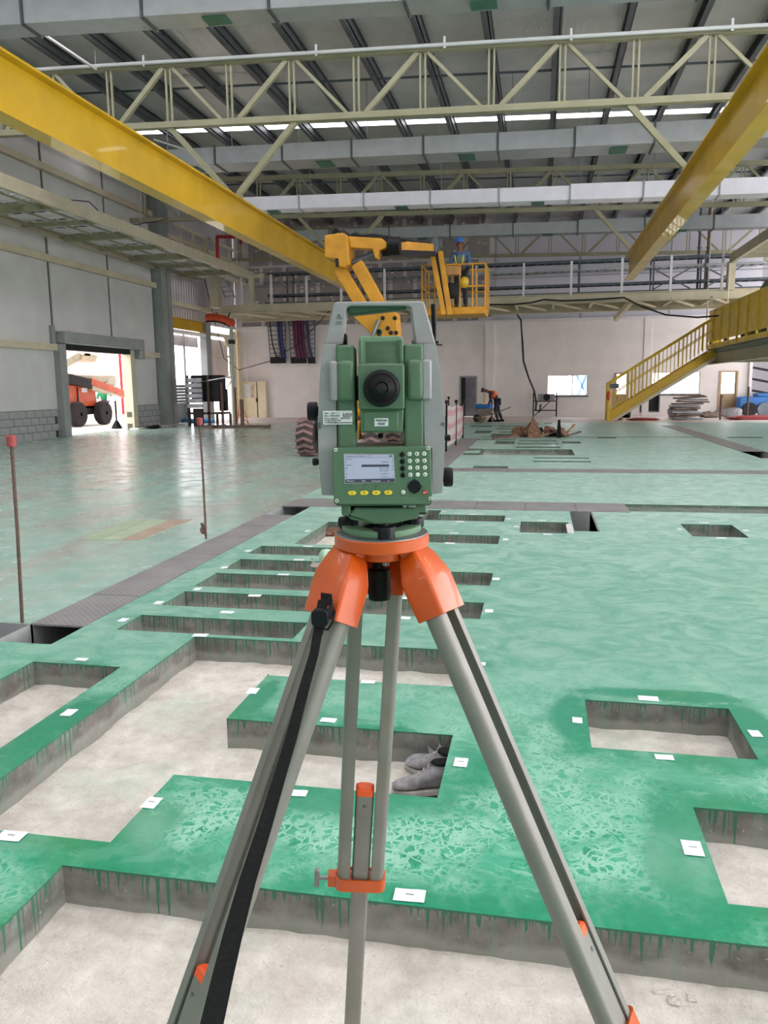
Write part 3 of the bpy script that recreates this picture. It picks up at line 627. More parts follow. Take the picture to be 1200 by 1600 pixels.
def door(n, q, mat, glass, leaf=True):
    w = empty('door_%d' % n, ((q[0]+q[1])/2, YB, 0), kind='structure'); m = MB(); t = .07
    m.box(q[0], q[0]+t, YB-.03, YB+.12, q[2], q[3]); m.box(q[1]-t, q[1], YB-.03, YB+.12, q[2], q[3]); m.box(q[0]+t, q[1]-t, YB-.03, YB+.12, q[3]-t, q[3]); m.build('door_frame', mat, w)
    if not leaf: return w
    zc_ = q[2]+(q[3]-q[2])*.48; m = MB(); m.box(q[0]+t, q[1]-t, YB+.03, YB+.07, q[2], zc_); m.box(q[0]+t, q[0]+t+.05, YB+.03, YB+.07, zc_, q[3]-t); m.box(q[1]-t-.05, q[1]-t, YB+.03, YB+.07, zc_, q[3]-t); lf = m.build('door_leaf', mat, w)
    m = MB(); m.box(q[0]+t+.05, q[1]-t-.05, YB+.045, YB+.05, zc_, q[3]-t); m.build('pane', MG, lf)
    m = MB(); m.tube((q[0]+.14, YB+.0, .85), (q[0]+.26, YB+.0, .85), .015); m.build('door_handle', M_['black'], lf)
door(2, openings[1], M_['brown_door'], 1); door(3, openings[3], M_['brown_door'], 1)
d4 = door(4, openings[5], M_['jamb'], 0, False)
m = MB(); m.box(-3.72, -2.98, YB+.25, YB+.3, 0, 1.9); m.build('door_leaf', paint('dark_grey_door', S(112, 112, 120), .6), d4)
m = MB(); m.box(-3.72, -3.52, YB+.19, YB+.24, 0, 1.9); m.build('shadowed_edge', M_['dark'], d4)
hp = empty('duct_hatch', (5, YB, .22), 'black rectangular opening low on the wall under the yellow stair', 'hatch')
m = MB(); m.box(4.6, 5.42, YB+.1, YB+.15, .2, 1.12); m.build('backing', M_['dark'], hp)
m = MB(); m.box(4.58, 5.44, YB-.03, YB+.03, .17, .22); m.box(4.58, 5.44, YB-.03, YB+.03, 1.1, 1.15); m.box(4.58, 4.62, YB-.03, YB+.03, .22, 1.1); m.box(5.4, 5.44, YB-.03, YB+.03, .22, 1.1); m.build('rim', M_['tray'], hp)
# coloured scaffold outside the first window
ob = empty('scaffold_building', (1.5, 44, 0), 'blue and yellow panelled structure outside the left back window', 'structure')
for i, (x, z, w_, h_, c) in enumerate([(1.0, .8, .5, .6, 'a'), (1.0, 1.5, .5, .5, 'b'), (1.6, 1.5, .45, .45, 'a'), (1.6, .9, .5, .45, 'c'), (2.15, 1.2, .4, .7, 'a')]):
    m = MB(); m.box(x, x+w_, 43.5, 43.6, z, z+h_); m.build('panel', paint('out_panel_'+c, {'a': S(160, 186, 200), 'b': S(172, 172, 196), 'c': S(204, 200, 176)}[c], .7, 0, .02), ob)
m = MB(); m.beam((1.7, 43.4, 0), (2.5, 43.4, 2.2), .05, .05); m.beam((2.5, 43.4, .8), (1.8, 43.4, 2.2), .05, .05); m.box(.9, 2.7, 43.6, 43.7, 0, .8); m.build('brace', M_['blue_plastic'], ob)
# rack bay at far right
wr = empty('wall_back', (12, 39, 0), kind='structure')
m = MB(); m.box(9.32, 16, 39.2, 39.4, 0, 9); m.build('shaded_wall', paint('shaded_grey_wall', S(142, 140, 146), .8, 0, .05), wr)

wn = empty('wall_near', (0, -9, 0), kind='structure')
m = MB(); m.box(-15.1, 16, -9.1, -8.9, 0, 9.3); m.build('shed_wall', M_['panel'], wn)  # unseen near end, closed off to cut light from behind the camera
# ------------------------------------------------------------------ roof: foil sheets, purlins, bright slot
ceil = empty('ceiling', (0, 25, 9), kind='structure')
ZP = lambda x: 8.86-.035*(x+2)
PX = [-15.75+1.45*i for i in range(22)]
for (ya, yb) in ((-8, -3), (-1.2, 2.2), (4.0, 7.2), (9.0, 15.3), (17.1, 24.35), (24.75, 38.4)):  # gaps nearer than the bright slot are unseen, added to let daylight in
    for a, b in zip(PX, PX[1:]):
        m = MB(); n = 6; g = []
        for j in range(n+1):
            for i in (0, 1):
                x = (a, b)[i]; g.append((x, ya+(yb-ya)*j/n, ZP(x)+.27))
        m.add(g, [(2*j, 2*j+1, 2*j+3, 2*j+2) for j in range(n)]); m.build('roof_sheet', MRF, ceil)
pm_ = None
for x in PX[1:-1]:
    m = MB(); z = ZP(x)+.13
    m.channel((x, -8, z), (x, 38.3, z), .11, .26, .018, 1); m.beam((x+.09, -8, z+.02), (x+.09, 38.3, z+.02), .015, .16); m.box(x-.05, x+.13, -8, 38.3, z+.115, z+.13)
    m.build('purlin', M_['purlin'], ceil)
for y in (9.5, 13, 16.2, 20.6, 27, 30.5, 35.5):
    m = MB(); m.beam((-15, y, ZP(-15)+.08), (14, y, ZP(14)+.08), .03, .05); m.build('sag_rod', M_['tray'], ceil)

# ------------------------------------------------------------------ trusses
def truss(y, label, xa, xb, pipe=False, nodes=None, struts=()):
    r = empty('roof_truss', ((xa+xb)/2, y, 7.3), label, 'truss', 'steel roof trusses')
    zt = lambda x: 8.60-.031*(x+3.4); zb = lambda x: 7.32-.026*(x+3.4)
    m = MB(); m.beam((xa, y, zt(xa)), (xb, y, zt(xb)), .16, .14); m.build('top_chord', M_['truss'], r)
    m = MB(); m.beam((xa, y, zb(xa)), (xb, y, zb(xb)), .18, .13); m.build('bottom_chord', M_['truss'], r)
    x0 = -8.45; st = 2.93; k0 = int((xa-x0)/st)-1; 
    for k in range(k0, 12):
        x = x0+k*st
        for s in (-1, 1):
            x2 = x+s*st/2*.86
            if xa < x < xb and xa < x2 < xb:
                m = MB(); m.beam((x+s*.1, y, zt(x)-.07), (x2, y, zb(x2)+.06), .1 if s < 0 else .07, .1 if s < 0 else .07, (0, 1, 0)); m.build('diagonal', M_['truss'], r)
        for x3 in (x, x+st/2):
            if xa < x3 < xb:
                m = MB(); m.beam((x3-.05, y, zt(x3)-.07), (x3-.05, y, zb(x3)+.06), .04, .05); m.beam((x3+.06, y, zt(x3)-.07), (x3+.06, y, zb(x3)+.06), .04, .05); m.build('vertical', M_['truss'], r)
    for (xs_, xe) in struts:
        m = MB(); m.beam((xs_, y, zb(xs_)-.05), (xe, y, 5.86), .12, .12, (0, 1, 0)); m.build('hanger_strut', M_['truss'], r)
    return r, zt
XBL, XBR = -6.95, 2.95
TR = [(18, 'nearest steel lattice truss under the roof, silver pipe along its top'), (28, 'second steel lattice truss, behind the white duct'), (37.4, 'farthest roof truss close to the back wall')]
for y, lb in TR:
    r, zt = truss(y, lb, -15.0, 14.0, struts=((-8.45, XBL-.1), (-5.45, XBL+.1), (1.7, XBR-.1), (4.3, XBR+.1)) if y < 37 else ())
pp = empty('sprinkler_pipe', (-3, 17.85, 8.5), 'long silver pipe clipped along the nearest truss top chord', 'pipe')
m = MB(); m.tube((-13.0, 17.85, 8.60-.031*(-13+3.4)), (14, 17.85, 8.60-.031*(14+3.4)), .04, 8); m.build('pipe', M_['bright_pipe'], pp, smooth=40)
for x in (-11.9, -8.95, -4.9, -2.1, .5, 3.6): 
    m = MB(); z = 8.60-.031*(x+3.4); m.beam((x, 17.85, z-.07), (x, 17.85, z+.16), .05, .03); m.build('pipe_clip', M_['galv'], pp)

# crane beams
for (x, lb) in ((XBL, 'left yellow crane runway beam with dusty patches'), (XBR, 'right yellow crane runway beam running out of frame upper right')):
    r = empty('crane_beam', (x, 18, 5.0), lb, 'crane beam', 'yellow crane runway beams')
    m = MB(); m.ibeam((x, 3.0, 5.38), (x, 29.2, 5.38), .30, .80, .035); m.build('i_beam', M_['yellow'], r)
    for y in (18, 28):
        m = MB(); m.box(x-.16, x+.16, y-.12, y+.12, 5.78, 5.86); m.build('hanger_plate', M_['truss'], r)
# ------------------------------------------------------------------ ducts
def duct(y, label, pl, pr, h, d, mat, mat2, seams, jog=None, grilles=()):
    a = ay(*pl, y); b = ay(*pr, y); sl = (b.z-a.z)/(b.x-a.x); z = lambda x: a.z+sl*(x-a.x); xa, xb = a.x, b.x+3.0
    r = empty('air_duct', ((xa+xb)/2, y, z((xa+xb)/2)), label, 'air duct', 'rectangular air ducts under the roof')
    n = seams; L = (xb-xa)/n
    for i in range(n):
        p, q = xa+i*L+.02, xa+(i+1)*L-.02
        up = .05 if jog is not None and p > jog else 0
        hh = h*(1.12 if up else 1)
        m = MB(); vs = [(xx, yy, z(xx)+zz) for xx in (p, q) for (yy, zz) in ((y, 0), (y+d, 0), (y+d, hh), (y, hh))]
        m.add(vs, [(0, 1, 2, 3), (7, 6, 5, 4), (0, 4, 5, 1), (1, 5, 6, 2), (2, 6, 7, 3), (3, 7, 4, 0)]); sec = m.build('duct_section', mat, r, bevel=.008)
        m = MB(); m.box(q-.0, q+.04, y-.03, y+d+.03, z(q)-.03, z(q)+hh+.03); m.build('flange', M_['duct_seam'] if mat is not M_['duct_white'] else M_['galv'], r)
        if i % 2 == 0:
            m = MB(); m.box(p+L*.45, p+L*.45+.4, y+d*.2, y+d*.8, z(p+L*.45)-.035, z(p+L*.45)-.01); m.build('grille', M_['grille'], r)
        m = MB(); m.tube((p+.3, y+d/2, z(p)+h), (p+.3, y+d/2, ZP(p)+.2), .01, 5); m.build('hanger_rod', M_['steel'], r)
    m = MB(); m.box(xa-.02, xa+.02, y-.02, y+d+.02, z(xa)-.02, z(xa)+h+.02); m.build('end_cap', mat, r)
duct(12.8, 'nearest grey air duct crossing the top of the picture', (-140, 48), (1000, -22), .62, .5, M_['galv'], None, 7)
duct(20.5, 'grey air duct behind the nearest truss, with green grilles', (235, 261), (1200, 215), .42, .85, M_['galv'], None, 10, jog=-1.0)
duct(26.2, 'white air duct starting at the left crane beam', (370, 329), (1200, 302), .42, .62, M_['duct_white'], None, 9, jog=-1.0)
duct(32.0, 'farthest grey air duct, just above the boom lift', (425, 378), (1200, 354), .42, .5, M_['galv'], None, 9, jog=-.2)
# lamps: thin fluorescent battens hanging below the roof
for i, ((x0_, y0_), (x1_, y1_)) in enumerate([((72, 56), (150, 108)), ((240, 218), (290, 234))]):
    a = az(x0_, y0_, 8.75); b = az(x1_, y1_, 8.75)
    r = empty('ceiling_batten', a, ['thin white batten below the nearest duct, upper left', 'thin white batten beside the left crane beam, behind the truss'][i], 'batten')
    m = MB(); m.beam(a, b, .05, .04); m.build('tube', M_['white'], r)
    m = MB(); m.tube(a, a+V((0, 0, .4)), .008, 5); m.tube(b, b+V((0, 0, .4)), .008, 5); m.build('wire', M_['steel'], r)
# ------------------------------------------------------------------ catwalks
XO = -12.2; ZC = 6.1
r = empty('catwalk', (-13.6, 24, 6), 'hanging beige catwalk with open grid floor along the left wall', 'catwalk', 'steel catwalks')
m = MB(); m.channel((XO, 6, ZC+.12), (XO, 33.3, ZC+.12), .14, .32, .02, 1); m.build('outer_stringer', M_['beige'], r)
m = MB(); m.channel((XL+.18, 6, ZC+.12), (XL+.18, 33.3, ZC+.12), .12, .3, .02, -1); m.build('inner_stringer', M_['beige'], r)
for i in range(13):
    y = 7+i*2.04
    m = MB(); m.beam((XL+.2, y, ZC+.06), (XO, y, ZC+.06), .1 if i % 2 else .18, .12 if i % 2 else .2); m.build('cross_beam', M_['truss'], r)
    for y in (y, y+1.02):
        for (xa, xb) in ((-14.5, -13.85), (-13.7, -13.1), (-12.95, -12.35)):
            m = MB()
            for j in range(4): m.box(xa, xb, y+.12+j*.2, y+.26+j*.2, ZC+.16, ZC+.18)
            for j in (0, 1): m.box(xa+j*(xb-xa-.03), xa+j*(xb-xa-.03)+.03, y+.08, y+.95, ZC+.13, ZC+.16)
            m.build('grating', M_['white'], r)
for x in (-14.35, -13.4, -12.7):
    m = MB(); m.beam((x, 6, ZC+.02), (x, 33, ZC+.02), .05, .04); m.build('runner', M_['truss'], r)
for y in (16.5, 23.5, 31.5, 33.2):
    m = MB(); m.tube((XO, y, ZC+.2), (XO, y, ZP(XO)), .012, 5); m.build('hanger_rod', M_['steel'], r)
# three rows of cable trays seen end on through the grid
for i, x in enumerate((-14.2, -13.75)):
    t_ = empty('cable_tray', (x, 20, ZC+.2), ['cable ladder on the left catwalk nearest the wall', 'second cable ladder on the left catwalk, away from the wall'][i], 'cable tray', 'cable trays')
    m = MB(); m.box(x-.16, x-.14, 6, 33, ZC+.2, ZC+.28); m.box(x+.14, x+.16, 6, 33, ZC+.2, ZC+.28); m.build('side_rail', M_['tray'], t_)
    m = MB()
    for k in range(90): m.box(x-.14, x+.14, 6.2+k*.3, 6.24+k*.3, ZC+.2, ZC+.22)
    m.build('rungs', M_['galv'], t_, kind='stuff')
m = MB(); pts = [ax(*p, XO+.02) for p in ((90, 311), (139, 315), (170, 345), (213, 351), (250, 345), (262, 341))]; m.path([(p.x, p.y, p.z) for p in pts], .015, 5); m.build('cable', M_['cable'], label='black cable sagging along the left catwalk edge', cat='cable')

YC = 33.0; r = empty('catwalk', (-1, YC, 4.6), 'long beige steel catwalk crossing in front of the back wall', 'catwalk', 'steel catwalks')
m = MB(); m.channel((-13.6, YC, 4.83), (13, YC, 4.83), .14, .36, .03, -1); m.build('front_beam', M_['beige'], r)
m = MB(); m.ibeam((-13.6, YC+2.4, 4.72), (13, YC+2.4, 4.72), .2, .45, .03); m.build('rear_beam', M_['beige'], r)
for i in range(18):
    x = -13+i*1.5; m = MB(); m.beam((x, YC, 4.7), (x, YC+2.4, 4.7), .1, .12); m.build('joist', M_['beige'], r)
    m = MB(); m.beam((x, YC, 4.68), (x+1.2, YC+2.4, 4.62), .06, .08); m.build('brace', M_['beige_lt'], r)
m = MB(); m.box(-13.5, 13, YC+.1, YC+2.3, 4.9, 4.93); m.build('deck', M_['beige'], r)
for px, top in ((378, 430), (424, 429), (479, 432), (533, 444), (601, 420), (694, 415), (744, 415), (818, 411), (892, 408), (971, 403), (1047, 399), (1127, 394)):
    b = ay(px, 460, YC); t_ = ay(px, top, YC); m = MB(); m.box(b.x-.045, b.x+.045, YC-.03, YC+.05, 4.95, t_.z); m.build('stanchion', M_['white'], r)
m = MB(); m.tube((-12, YC, 5.7), (9.6, YC, 5.7), .012, 5); m.tube((-12, YC, 6.3), (9.6, YC, 6.3), .012, 5); m.build('guard_wire', M_['steel'], r)
m = MB(); m.box(-12.25, -12.05, YC-.1, YC+.1, 4.95, 6.2); m.box(-12.3, -11.6, YC-.05, YC+.05, 6.1, 6.24); m.build('post', M_['beige'], r)
m = MB(); a = ay(332, 478, YC); m.box(a.x-.2, a.x+.2, YC+.2, YC+.6, 4.95, 6.3); m.build('post', M_['beige'], r)
for px in (595, 976, 1160): # stub hangers under the beam
    a = ay(px, 470, YC+1); m = MB(); m.beam((a.x+.2, YC+.3, 4.7), (a.x-.25, YC+2.0, 4.15), .16, .2); m.build('bracket', M_['beige_lt'], r)
ZT = [5.10, 5.48, 6.05, 6.42]
for i, z in enumerate(ZT):
    y = 34.2+.35*(i % 2); t_ = empty('cable_tray', (-1, y, z), 'long cable tray over the back catwalk, %s level' % ['lowest', 'second', 'third', 'top'][i], 'cable tray', 'cable trays')
    m = MB(); m.box(-12.0 if i != 2 else -4, 9.4, y, y+.02, z, z+.1); m.box(-12.0 if i != 2 else -4, 9.4, y+.45, y+.47, z, z+.1); m.build('side_rail', M_['tray'] if i != 2 else M_['galv'], t_)
    m = MB(); n = 60
    for k in range(n): m.box(-11.8+k*.35, -11.74+k*.35, y+.02, y+.45, z, z+.03)
    m.build('rungs', M_['tray'], t_, kind='stuff')
    if i != 2:
        m = MB()
        for c in range(4): m.path([(-11.8+q*1.5, y+.08+c*.09, z+.05+.02*math.sin(q*2+c)) for q in range(15)], .035, 5)
        m.build('cables', M_['cable'], t_)
for j, px in enumerate((450, 560, 700, 905, 1020, 1100)):
    a = ay(px, 440, 34.3); s = empty('tray_support', (a.x, 34.3, 4.95), 'thin dark frame holding the cable trays, %s from the left' % ['first', 'second', 'third', 'fourth', 'fifth', 'sixth'][j], 'support', 'cable tray supports')
    for y_ in (34.15, 35.05): m = MB(); m.box(a.x-.03, a.x+.03, y_, y_+.05, 4.94, 6.6); m.build('upright', M_['tray'], s)
    if j > 3:
        m = MB(); m.beam((a.x, 34.15, 5.2), (a.x+1.4, 34.15, 6.0), .04, .05); m.beam((a.x+1.4, 34.15, 5.2), (a.x, 34.15, 6.0), .04, .05); m.build('brace', M_['tray'], s)
for k, (px0, px1) in enumerate(((1094, 1094), (1108, 1108))):
    a = ay(px0, 360, 35.2); m = MB(); m.tube((a.x, 35.2, 5.0), (a.x, 35.2, ZP(a.x)), .05, 6); m.tube((a.x-.08, 35.2, 6.9), (a.x+.08, 35.2, 6.9), .03, 5)
    m.build('service_pipe', M_['tray'] if k == 0 else M_['rust'], label='%s upright pipe above the right of the back catwalk' % ('dark left' if k == 0 else 'brown right'), cat='pipe')
# right hanging catwalk
pr_ = ay(1142, 405, YC); XR = pr_.x; ZR = pr_.z
r = empty('catwalk', (XR+1.3, 26, ZR), 'hanging beige catwalk at the right picture border', 'catwalk', 'steel catwalks')
m = MB(); m.channel((XR, 12, ZR), (XR, YC-.1, ZR), .14, .34, .02, -1); m.build('outer_stringer', M_['beige'], r)
m = MB(); m.channel((XR+2.6, 12, ZR), (XR+2.6, YC-.1, ZR), .14, .34, .02, 1); m.build('inner_stringer', M_['beige'], r)
for i in range(19):
    y = 13+i*1.05; m = MB(); m.beam((XR, y, ZR-.05), (XR+2.6, y, ZR-.05), .12, .14); m.build('cross_beam', M_['truss'], r)
    m = MB()
    for j in range(5): m.box(XR+.2, XR+2.4, y+.12+j*.18, y+.2+j*.18, ZR+.05, ZR+.07)
    m.build('grating', M_['galv'], r)
m = MB(); m.box(XR-.1, XR+.16, YC-.15, YC+.15, 4.95, ZR-.1); m.build('post', M_['beige'], r)
m = MB(); m.beam((XR+2.7, YC, 4.95), (XR+1.2, YC, ZR), .1, .1); m.build('brace', M_['beige'], r)
for k, (px, py0, y) in enumerate(((1104, 499, 33.4), (1133, 545, 32.8))):
    a = ay(px, py0, y); m = MB(); m.tube(a, (a.x, y, ZP(a.x)), .022, 5); m.build('hanger_rod', M_['beige_lt'], label='%s thin hanger rod of the yellow platform' % ('left' if k == 0 else 'right'), cat='rod')

# ------------------------------------------------------------------ yellow stair and platform
YS_ = 33.4; a0 = az(950, 657); SX0, SX1, SZ = 2.78, 6.75, 2.72
r = empty('yellow_stair', (SX0, YS_, 0), 'yellow steel staircase with barred railings rising to the right', 'stair')
for y in (YS_, YS_+1.0):
    m = MB(); m.prism([(SX0-.02, 0), (SX0+.28, 0), (SX1+.15, SZ-.22), (SX1+.15, SZ+.08), (SX1-.05, SZ+.08), (SX0-.02, .32)], y-.02, y+.02); m.build('stringer', M_['yellow'], r)
    m = MB(); m.prism([(SX0+.1, -.0), (SX0+.28, -.0), (SX1+.15, SZ-.28), (SX1+.15, SZ-.12)], y-.05 if y == YS_ else y+.03, y-.03 if y == YS_ else y+.05); m.build('stringer_flange', M_['beige'], r)
    sl = SZ/(SX1-SX0); zz = lambda x: (x-SX0)*sl+.3
    m = MB(); m.beam((SX0, y, zz(SX0)+1.2), (SX1, y, zz(SX1)+1.0), .06, .07); m.build('handrail', M_['rail_yellow'], r)
    m = MB(); m.beam((SX0, y, zz(SX0)+.65), (SX1, y, zz(SX1)+.55), .03, .04); m.build('mid_rail', M_['rail_yellow'], r)
    for i in range(27):
        x = SX0+.08+i*(SX1-SX0-.1)/26; m = MB(); w_ = .05 if i % 6 == 0 else .022
        m.box(x-w_/2, x+w_/2, y-.015, y+.015, zz(x)-.05, zz(x)+1.2-.2*(x-SX0)/(SX1-SX0)); m.build('baluster', M_['rail_yellow'], r)
    m = MB(); m.box(SX0-.06, SX0+.03, y-.04, y+.04, 0, 1.52); m.build('newel_post', M_['rail_yellow'], r)
for i in range(14):
    x = SX0+.2+i*(SX1-SX0-.1)/14; z = (x-SX0)*sl; m = MB(); m.box(x, x+.28, YS_+.02, YS_+.98, z+.1, z+.13); m.build('tread', M_['rail_yellow'], r)
m = MB(); m.box(SX1-.08, SX1+.1, YS_-.04, YS_+.0, SZ+.0, SZ+1.35); m.build('top_post', M_['yellow'], r)
m = MB(); a = ay(960, 602, YS_-.06); m.box(a.x-.17, a.x+.17, YS_-.09, YS_-.07, a.z-.12, a.z+.06); m.build('sign_plate', M_['tray'], r)
m = MB(); m.blob((SX0-.05, YS_-.12, 1.0), (.08, .08, .18), 5); m.build('red_rag', M_['hose'], r)
PXL = ay(1117, 520, YS_).x
r = empty('yellow_platform', (PXL, 25, 2.8), 'yellow platform with solid mesh railing coming towards the right border', 'platform')
zb_, zt_ = 2.78, 4.30
m = MB(); m.channel((PXL, 15, 2.5), (PXL, YS_+1.1, 2.5), .2, .62, .03, 1); m.build('main_beam', M_['truss'], r)
m = MB(); m.box(PXL, PXL+3.2, 15, YS_+1.1, 2.62, 2.7); m.build('deck', M_['grille'], r)
m = MB(); m.channel((PXL+3.2, 15, 2.5), (PXL+3.2, YS_+1.1, 2.5), .2, .62, .03, 1); m.build('far_beam', M_['truss'], r)
m = MB(); m.ibeam((PXL-.3, YS_+.1, 2.45), (PXL+3.2, YS_+.1, 2.45), .15, .4, .02); m.build('end_beam', M_['truss'], r)
m = MB(); m.box(PXL-.05, PXL-.02, 15, YS_+.9, 3.12, 4.22); m.build('mesh_panel', M_['rail_yellow'], r)
m = MB(); m.box(PXL-.06, PXL+.02, 15, YS_+.9, 2.82, 2.98); m.box(PXL-.06, PXL+.03, 15, YS_+.9, 3.08, 3.12); m.box(PXL-.07, PXL+.03, 15, YS_+.9, 4.22, 4.30); m.build('rail', M_['rail_yellow'], r)
for i in range(15):
    y = 15.4+i*1.28; m = MB(); m.box(PXL-.09, PXL-.03, y, y+.09, 2.8, 4.28); m.build('post', M_['rail_yellow'], r)
    if i % 2 == 0:
        m = MB(); m.box(PXL-.035, PXL-.03, y+.3, y+.9, 2.99, 3.07); m.build('slot', M_['dark'], r)
m = MB(); m.box(PXL+3.1, PXL+3.3, 29, 29.2, 0, 2.3); m.build('column', M_['beige'], r)
a = ax(1196, 448, PXL+.8); m = MB(); m.blob((PXL+.9, a.y-1.5, 4.5), (.6, 1.2, .35), 4, .1); m.box(PXL+.2, PXL+1.6, a.y-2.6, a.y-.4, 2.71, 4.4); m.build('covered_machine', paint('teal_cover', S(92, 118, 112), .6), label='grey green covered machine behind the yellow mesh railing', cat='machine')

# ------------------------------------------------------------------ boom lift with basket
r = empty('boom_lift', (-4, 17.8, 0), 'yellow articulated boom lift with dusty tyres behind the instrument', 'boom lift')
def wheel(cx, cy, R, w, parent, mat, hub):
    tr = MB(); m = MB(); m.lathe([(R*.55, -w/2), (R*.85, -w/2), (R*.93, -w*.38), (R*.93, w*.38), (R*.9, w/2), (R*.55, w/2)], (cx, cy, R), (1, 0, 0), 28)
    for k in range(16):
        th = 6.28318*k/16
        for s in (-1, 1): tr.beam(V((cx+s*w*.52, cy+math.cos(th+.2)*R*.93, R+math.sin(th+.2)*R*.93)), V((cx-s*w*.03, cy+math.cos(th)*R*.95, R+math.sin(th)*R*.95)), R*.14, R*.12, (0, math.cos(th), math.sin(th)))
    o = m.build('wheel', mat, parent, smooth=30); tr.build('tread', M_['tread'], o, kind='stuff')
    m = MB(); m.lathe([(R*.5, -w*.3), (R*.52, w*.3), (R*.2, w*.34)], (cx, cy, R), (1, 0, 0), 18); m.build('hub', hub, o, smooth=30)
for x in (-4.87, -3.42):
    for y in (16.4, 18.9): wheel(x, y, .41, .36, r, M_['tyre'], M_['lift_yellow'])
m = MB(); m.box(-4.6, -3.7, 16.2, 19.1, .35, .75); m.build('chassis', M_['lift_yellow'], r, bevel=.04)
m = MB(); m.box(-4.35, -3.3, 16.6, 19.2, .85, 1.7); m.build('turntable', M_['lift_yellow'], r, bevel=.1)
KY = 18.0
def P(px, py, y=KY): return ay(px, py, y)
b0 = P(607, 545, 17.4); m = MB(); m.prism([(P(*q).x, P(*q).z) for q in ((553, 492), (588, 486), (624, 490), (627, 530), (627, 610), (560, 610), (592, 530))], 17.6, 18.1); m.build('riser_plate', M_['lift_yellow'], r, bevel=.02)
for (a, b) in (((530, 418), (580, 500)), ((558, 412), (602, 492))):
    m = MB(); m.beam(P(*a), P(*b), .28, .24, (0, 1, 0)); m.build('lower_arm', M_['lift_yellow'], r, bevel=.02)
m = MB(); m.beam(P(598, 486), P(565, 560), .06, .06); m.tube(P(592, 500, 17.5), P(580, 530, 17.5), .05); m.build('ram', M_['steel'], r)
for i in range(5):
    m = MB(); c = P((598, 606, 617, 619, 611)[i], (497, 513, 497, 520, 520)[i], 17.59); m.lathe([(.05, 0), (.05, .01)], c, (0, -1, .001), 8); m.build('bolt_hole', M_['dark'], r)
m = MB(); m.prism([(P(*q).x, P(*q).z) for q in ((512, 371), (540, 367), (548, 372), (550, 415), (543, 421), (532, 420), (528, 408), (512, 406))], KY-.3, KY+.35); m.build('knuckle', M_['lift_yellow'], r, bevel=.03)
m = MB(); m.prism([(P(*q).x, P(*q).z) for q in ((529, 407), (534, 407), (535, 421), (530, 420))], KY-.32, KY-.3); m.build('recess', M_['dark'], r)
m = MB(); m.prism([(P(*q).x, P(*q).z) for q in ((547, 371), (598, 374), (606, 380), (607, 388), (594, 393), (592, 405), (588, 405), (584, 391), (549, 389))], KY-.16, KY+.16); m.build('main_boom', M_['lift_yellow'], r, bevel=.02)
e0 = P(606, 385); e1 = ay(674, 390, 19.85)
m = MB(); m.beam(e0, e1, .26, .24); m.build('extension', M_['lift_yellow'], r, bevel=.01)
m = MB(); m.beam(e0+V((0, -.05, -.15)), e1+V((0, -.05, -.12)), .3, .12); m.path([e0+V((-.9, 0, .25)), e0+V((-.3, 0, .25)), e0+V((.2, 0, .15)), (e0+e1)/2+V((0, -.1, .12)), e1+V((0, -.1, .1))], .045); m.build('hose_carrier', M_['navy'], r)
m = MB(); m.lathe([(.2, -.13), (.2, .13)], e0+V((.15, 0, 0)), (1, 0, 0), 12); m.build('boom_collar', M_['navy'], r, smooth=30)
m = MB(); m.tube(P(551, 411), P(586, 396), .07, 10); m.tube(P(560, 407), P(584, 399), .045, 8); m.build('lift_cylinder', M_['tray'], r, smooth=40)
m = MB(); m.path([P(520, 370), P(521, 360), P(526, 357), P(532, 362), P(545, 369), P(556, 365), P(570, 370), P(600, 371), P(607, 380)], .045); m.path([P(522, 369), P(527, 360), P(538, 361), P(548, 368)], .03); m.build('hoses', M_['cable'], r)
JY = 19.85
def J(px, py, y=JY): return ay(px, py, y)
for (a, b) in (((675, 393), (694, 492)), ((688, 393), (703, 492))):
    m = MB(); m.beam(J(*a), J(*b), .12, .14, (0, 1, 0)); m.build('jib_arm', M_['lift_yellow'], r, bevel=.01)
m = MB(); m.beam(J(681, 396), J(698, 478), .1, .12, (0, 1, 0)); m.build('jib_cylinder', M_['dark'], r)
m = MB(); m.prism([(J(*q).x, J(*q).z) for q in ((679, 371), (685, 372), (686, 388), (682, 399), (672, 398), (668, 388))], JY-.15, JY+.15); m.build('jib_knuckle', M_['tray'], r, bevel=.02)
# basket
BX0, BX1 = J(700, 480, 20.6).x, J(760, 480, 20.6).x; BZ = J(730, 486, 20.6).z; BY0, BY1 = 20.1, 21.3
BXW = J(664, 480, 20.6).x
m = MB(); m.box(BXW, BX1, BY0, BY1, BZ-.12, BZ+.06); m.build('basket_floor', M_['lift_yellow'], r, bevel=.02)
m = MB(); HT = 1.08
for y in (BY0, BY1):
    for zz_ in (HT, .55): m.tube((BXW, y, BZ+zz_), (BX1, y, BZ+zz_), .022, 6)
    for i in range(6):
        x = BXW+(BX1-BXW)*i/5; m.tube((x, y, BZ), (x, y, BZ+HT), .02, 6)
for x in (BXW, BX1):
    for zz_ in (HT, .55): m.tube((x, BY0, BZ+zz_), (x, BY1, BZ+zz_), .022, 6)
    m.tube((x, (BY0+BY1)/2, BZ), (x, (BY0+BY1)/2, BZ+HT), .02, 6)
m.build('basket_rails', M_['lift_yellow'], r, smooth=40)
m = MB(); a = J(707, 424, BY0+.05); m.box(a.x-.25, a.x+.2, BY0-.05, BY0+.2, a.z-.1, a.z+.12); m.build('control_box', paint('tan_box', S(178, 132, 76), .6), r, bevel=.02)
m = MB(); a = J(705, 450, BY0-.05); m.box(a.x-.18, a.x+.2, BY0-.12, BY0+.1, a.z-.25, a.z+.12); m.build('hose_bundle', M_['dark'], r, bevel=.05)
m = MB(); a = J(726, 441, BY0-.1); m.blob(a, (.11, .08, .14), 2, .08); m.build('yellow_bag', M_['yellow'], r)

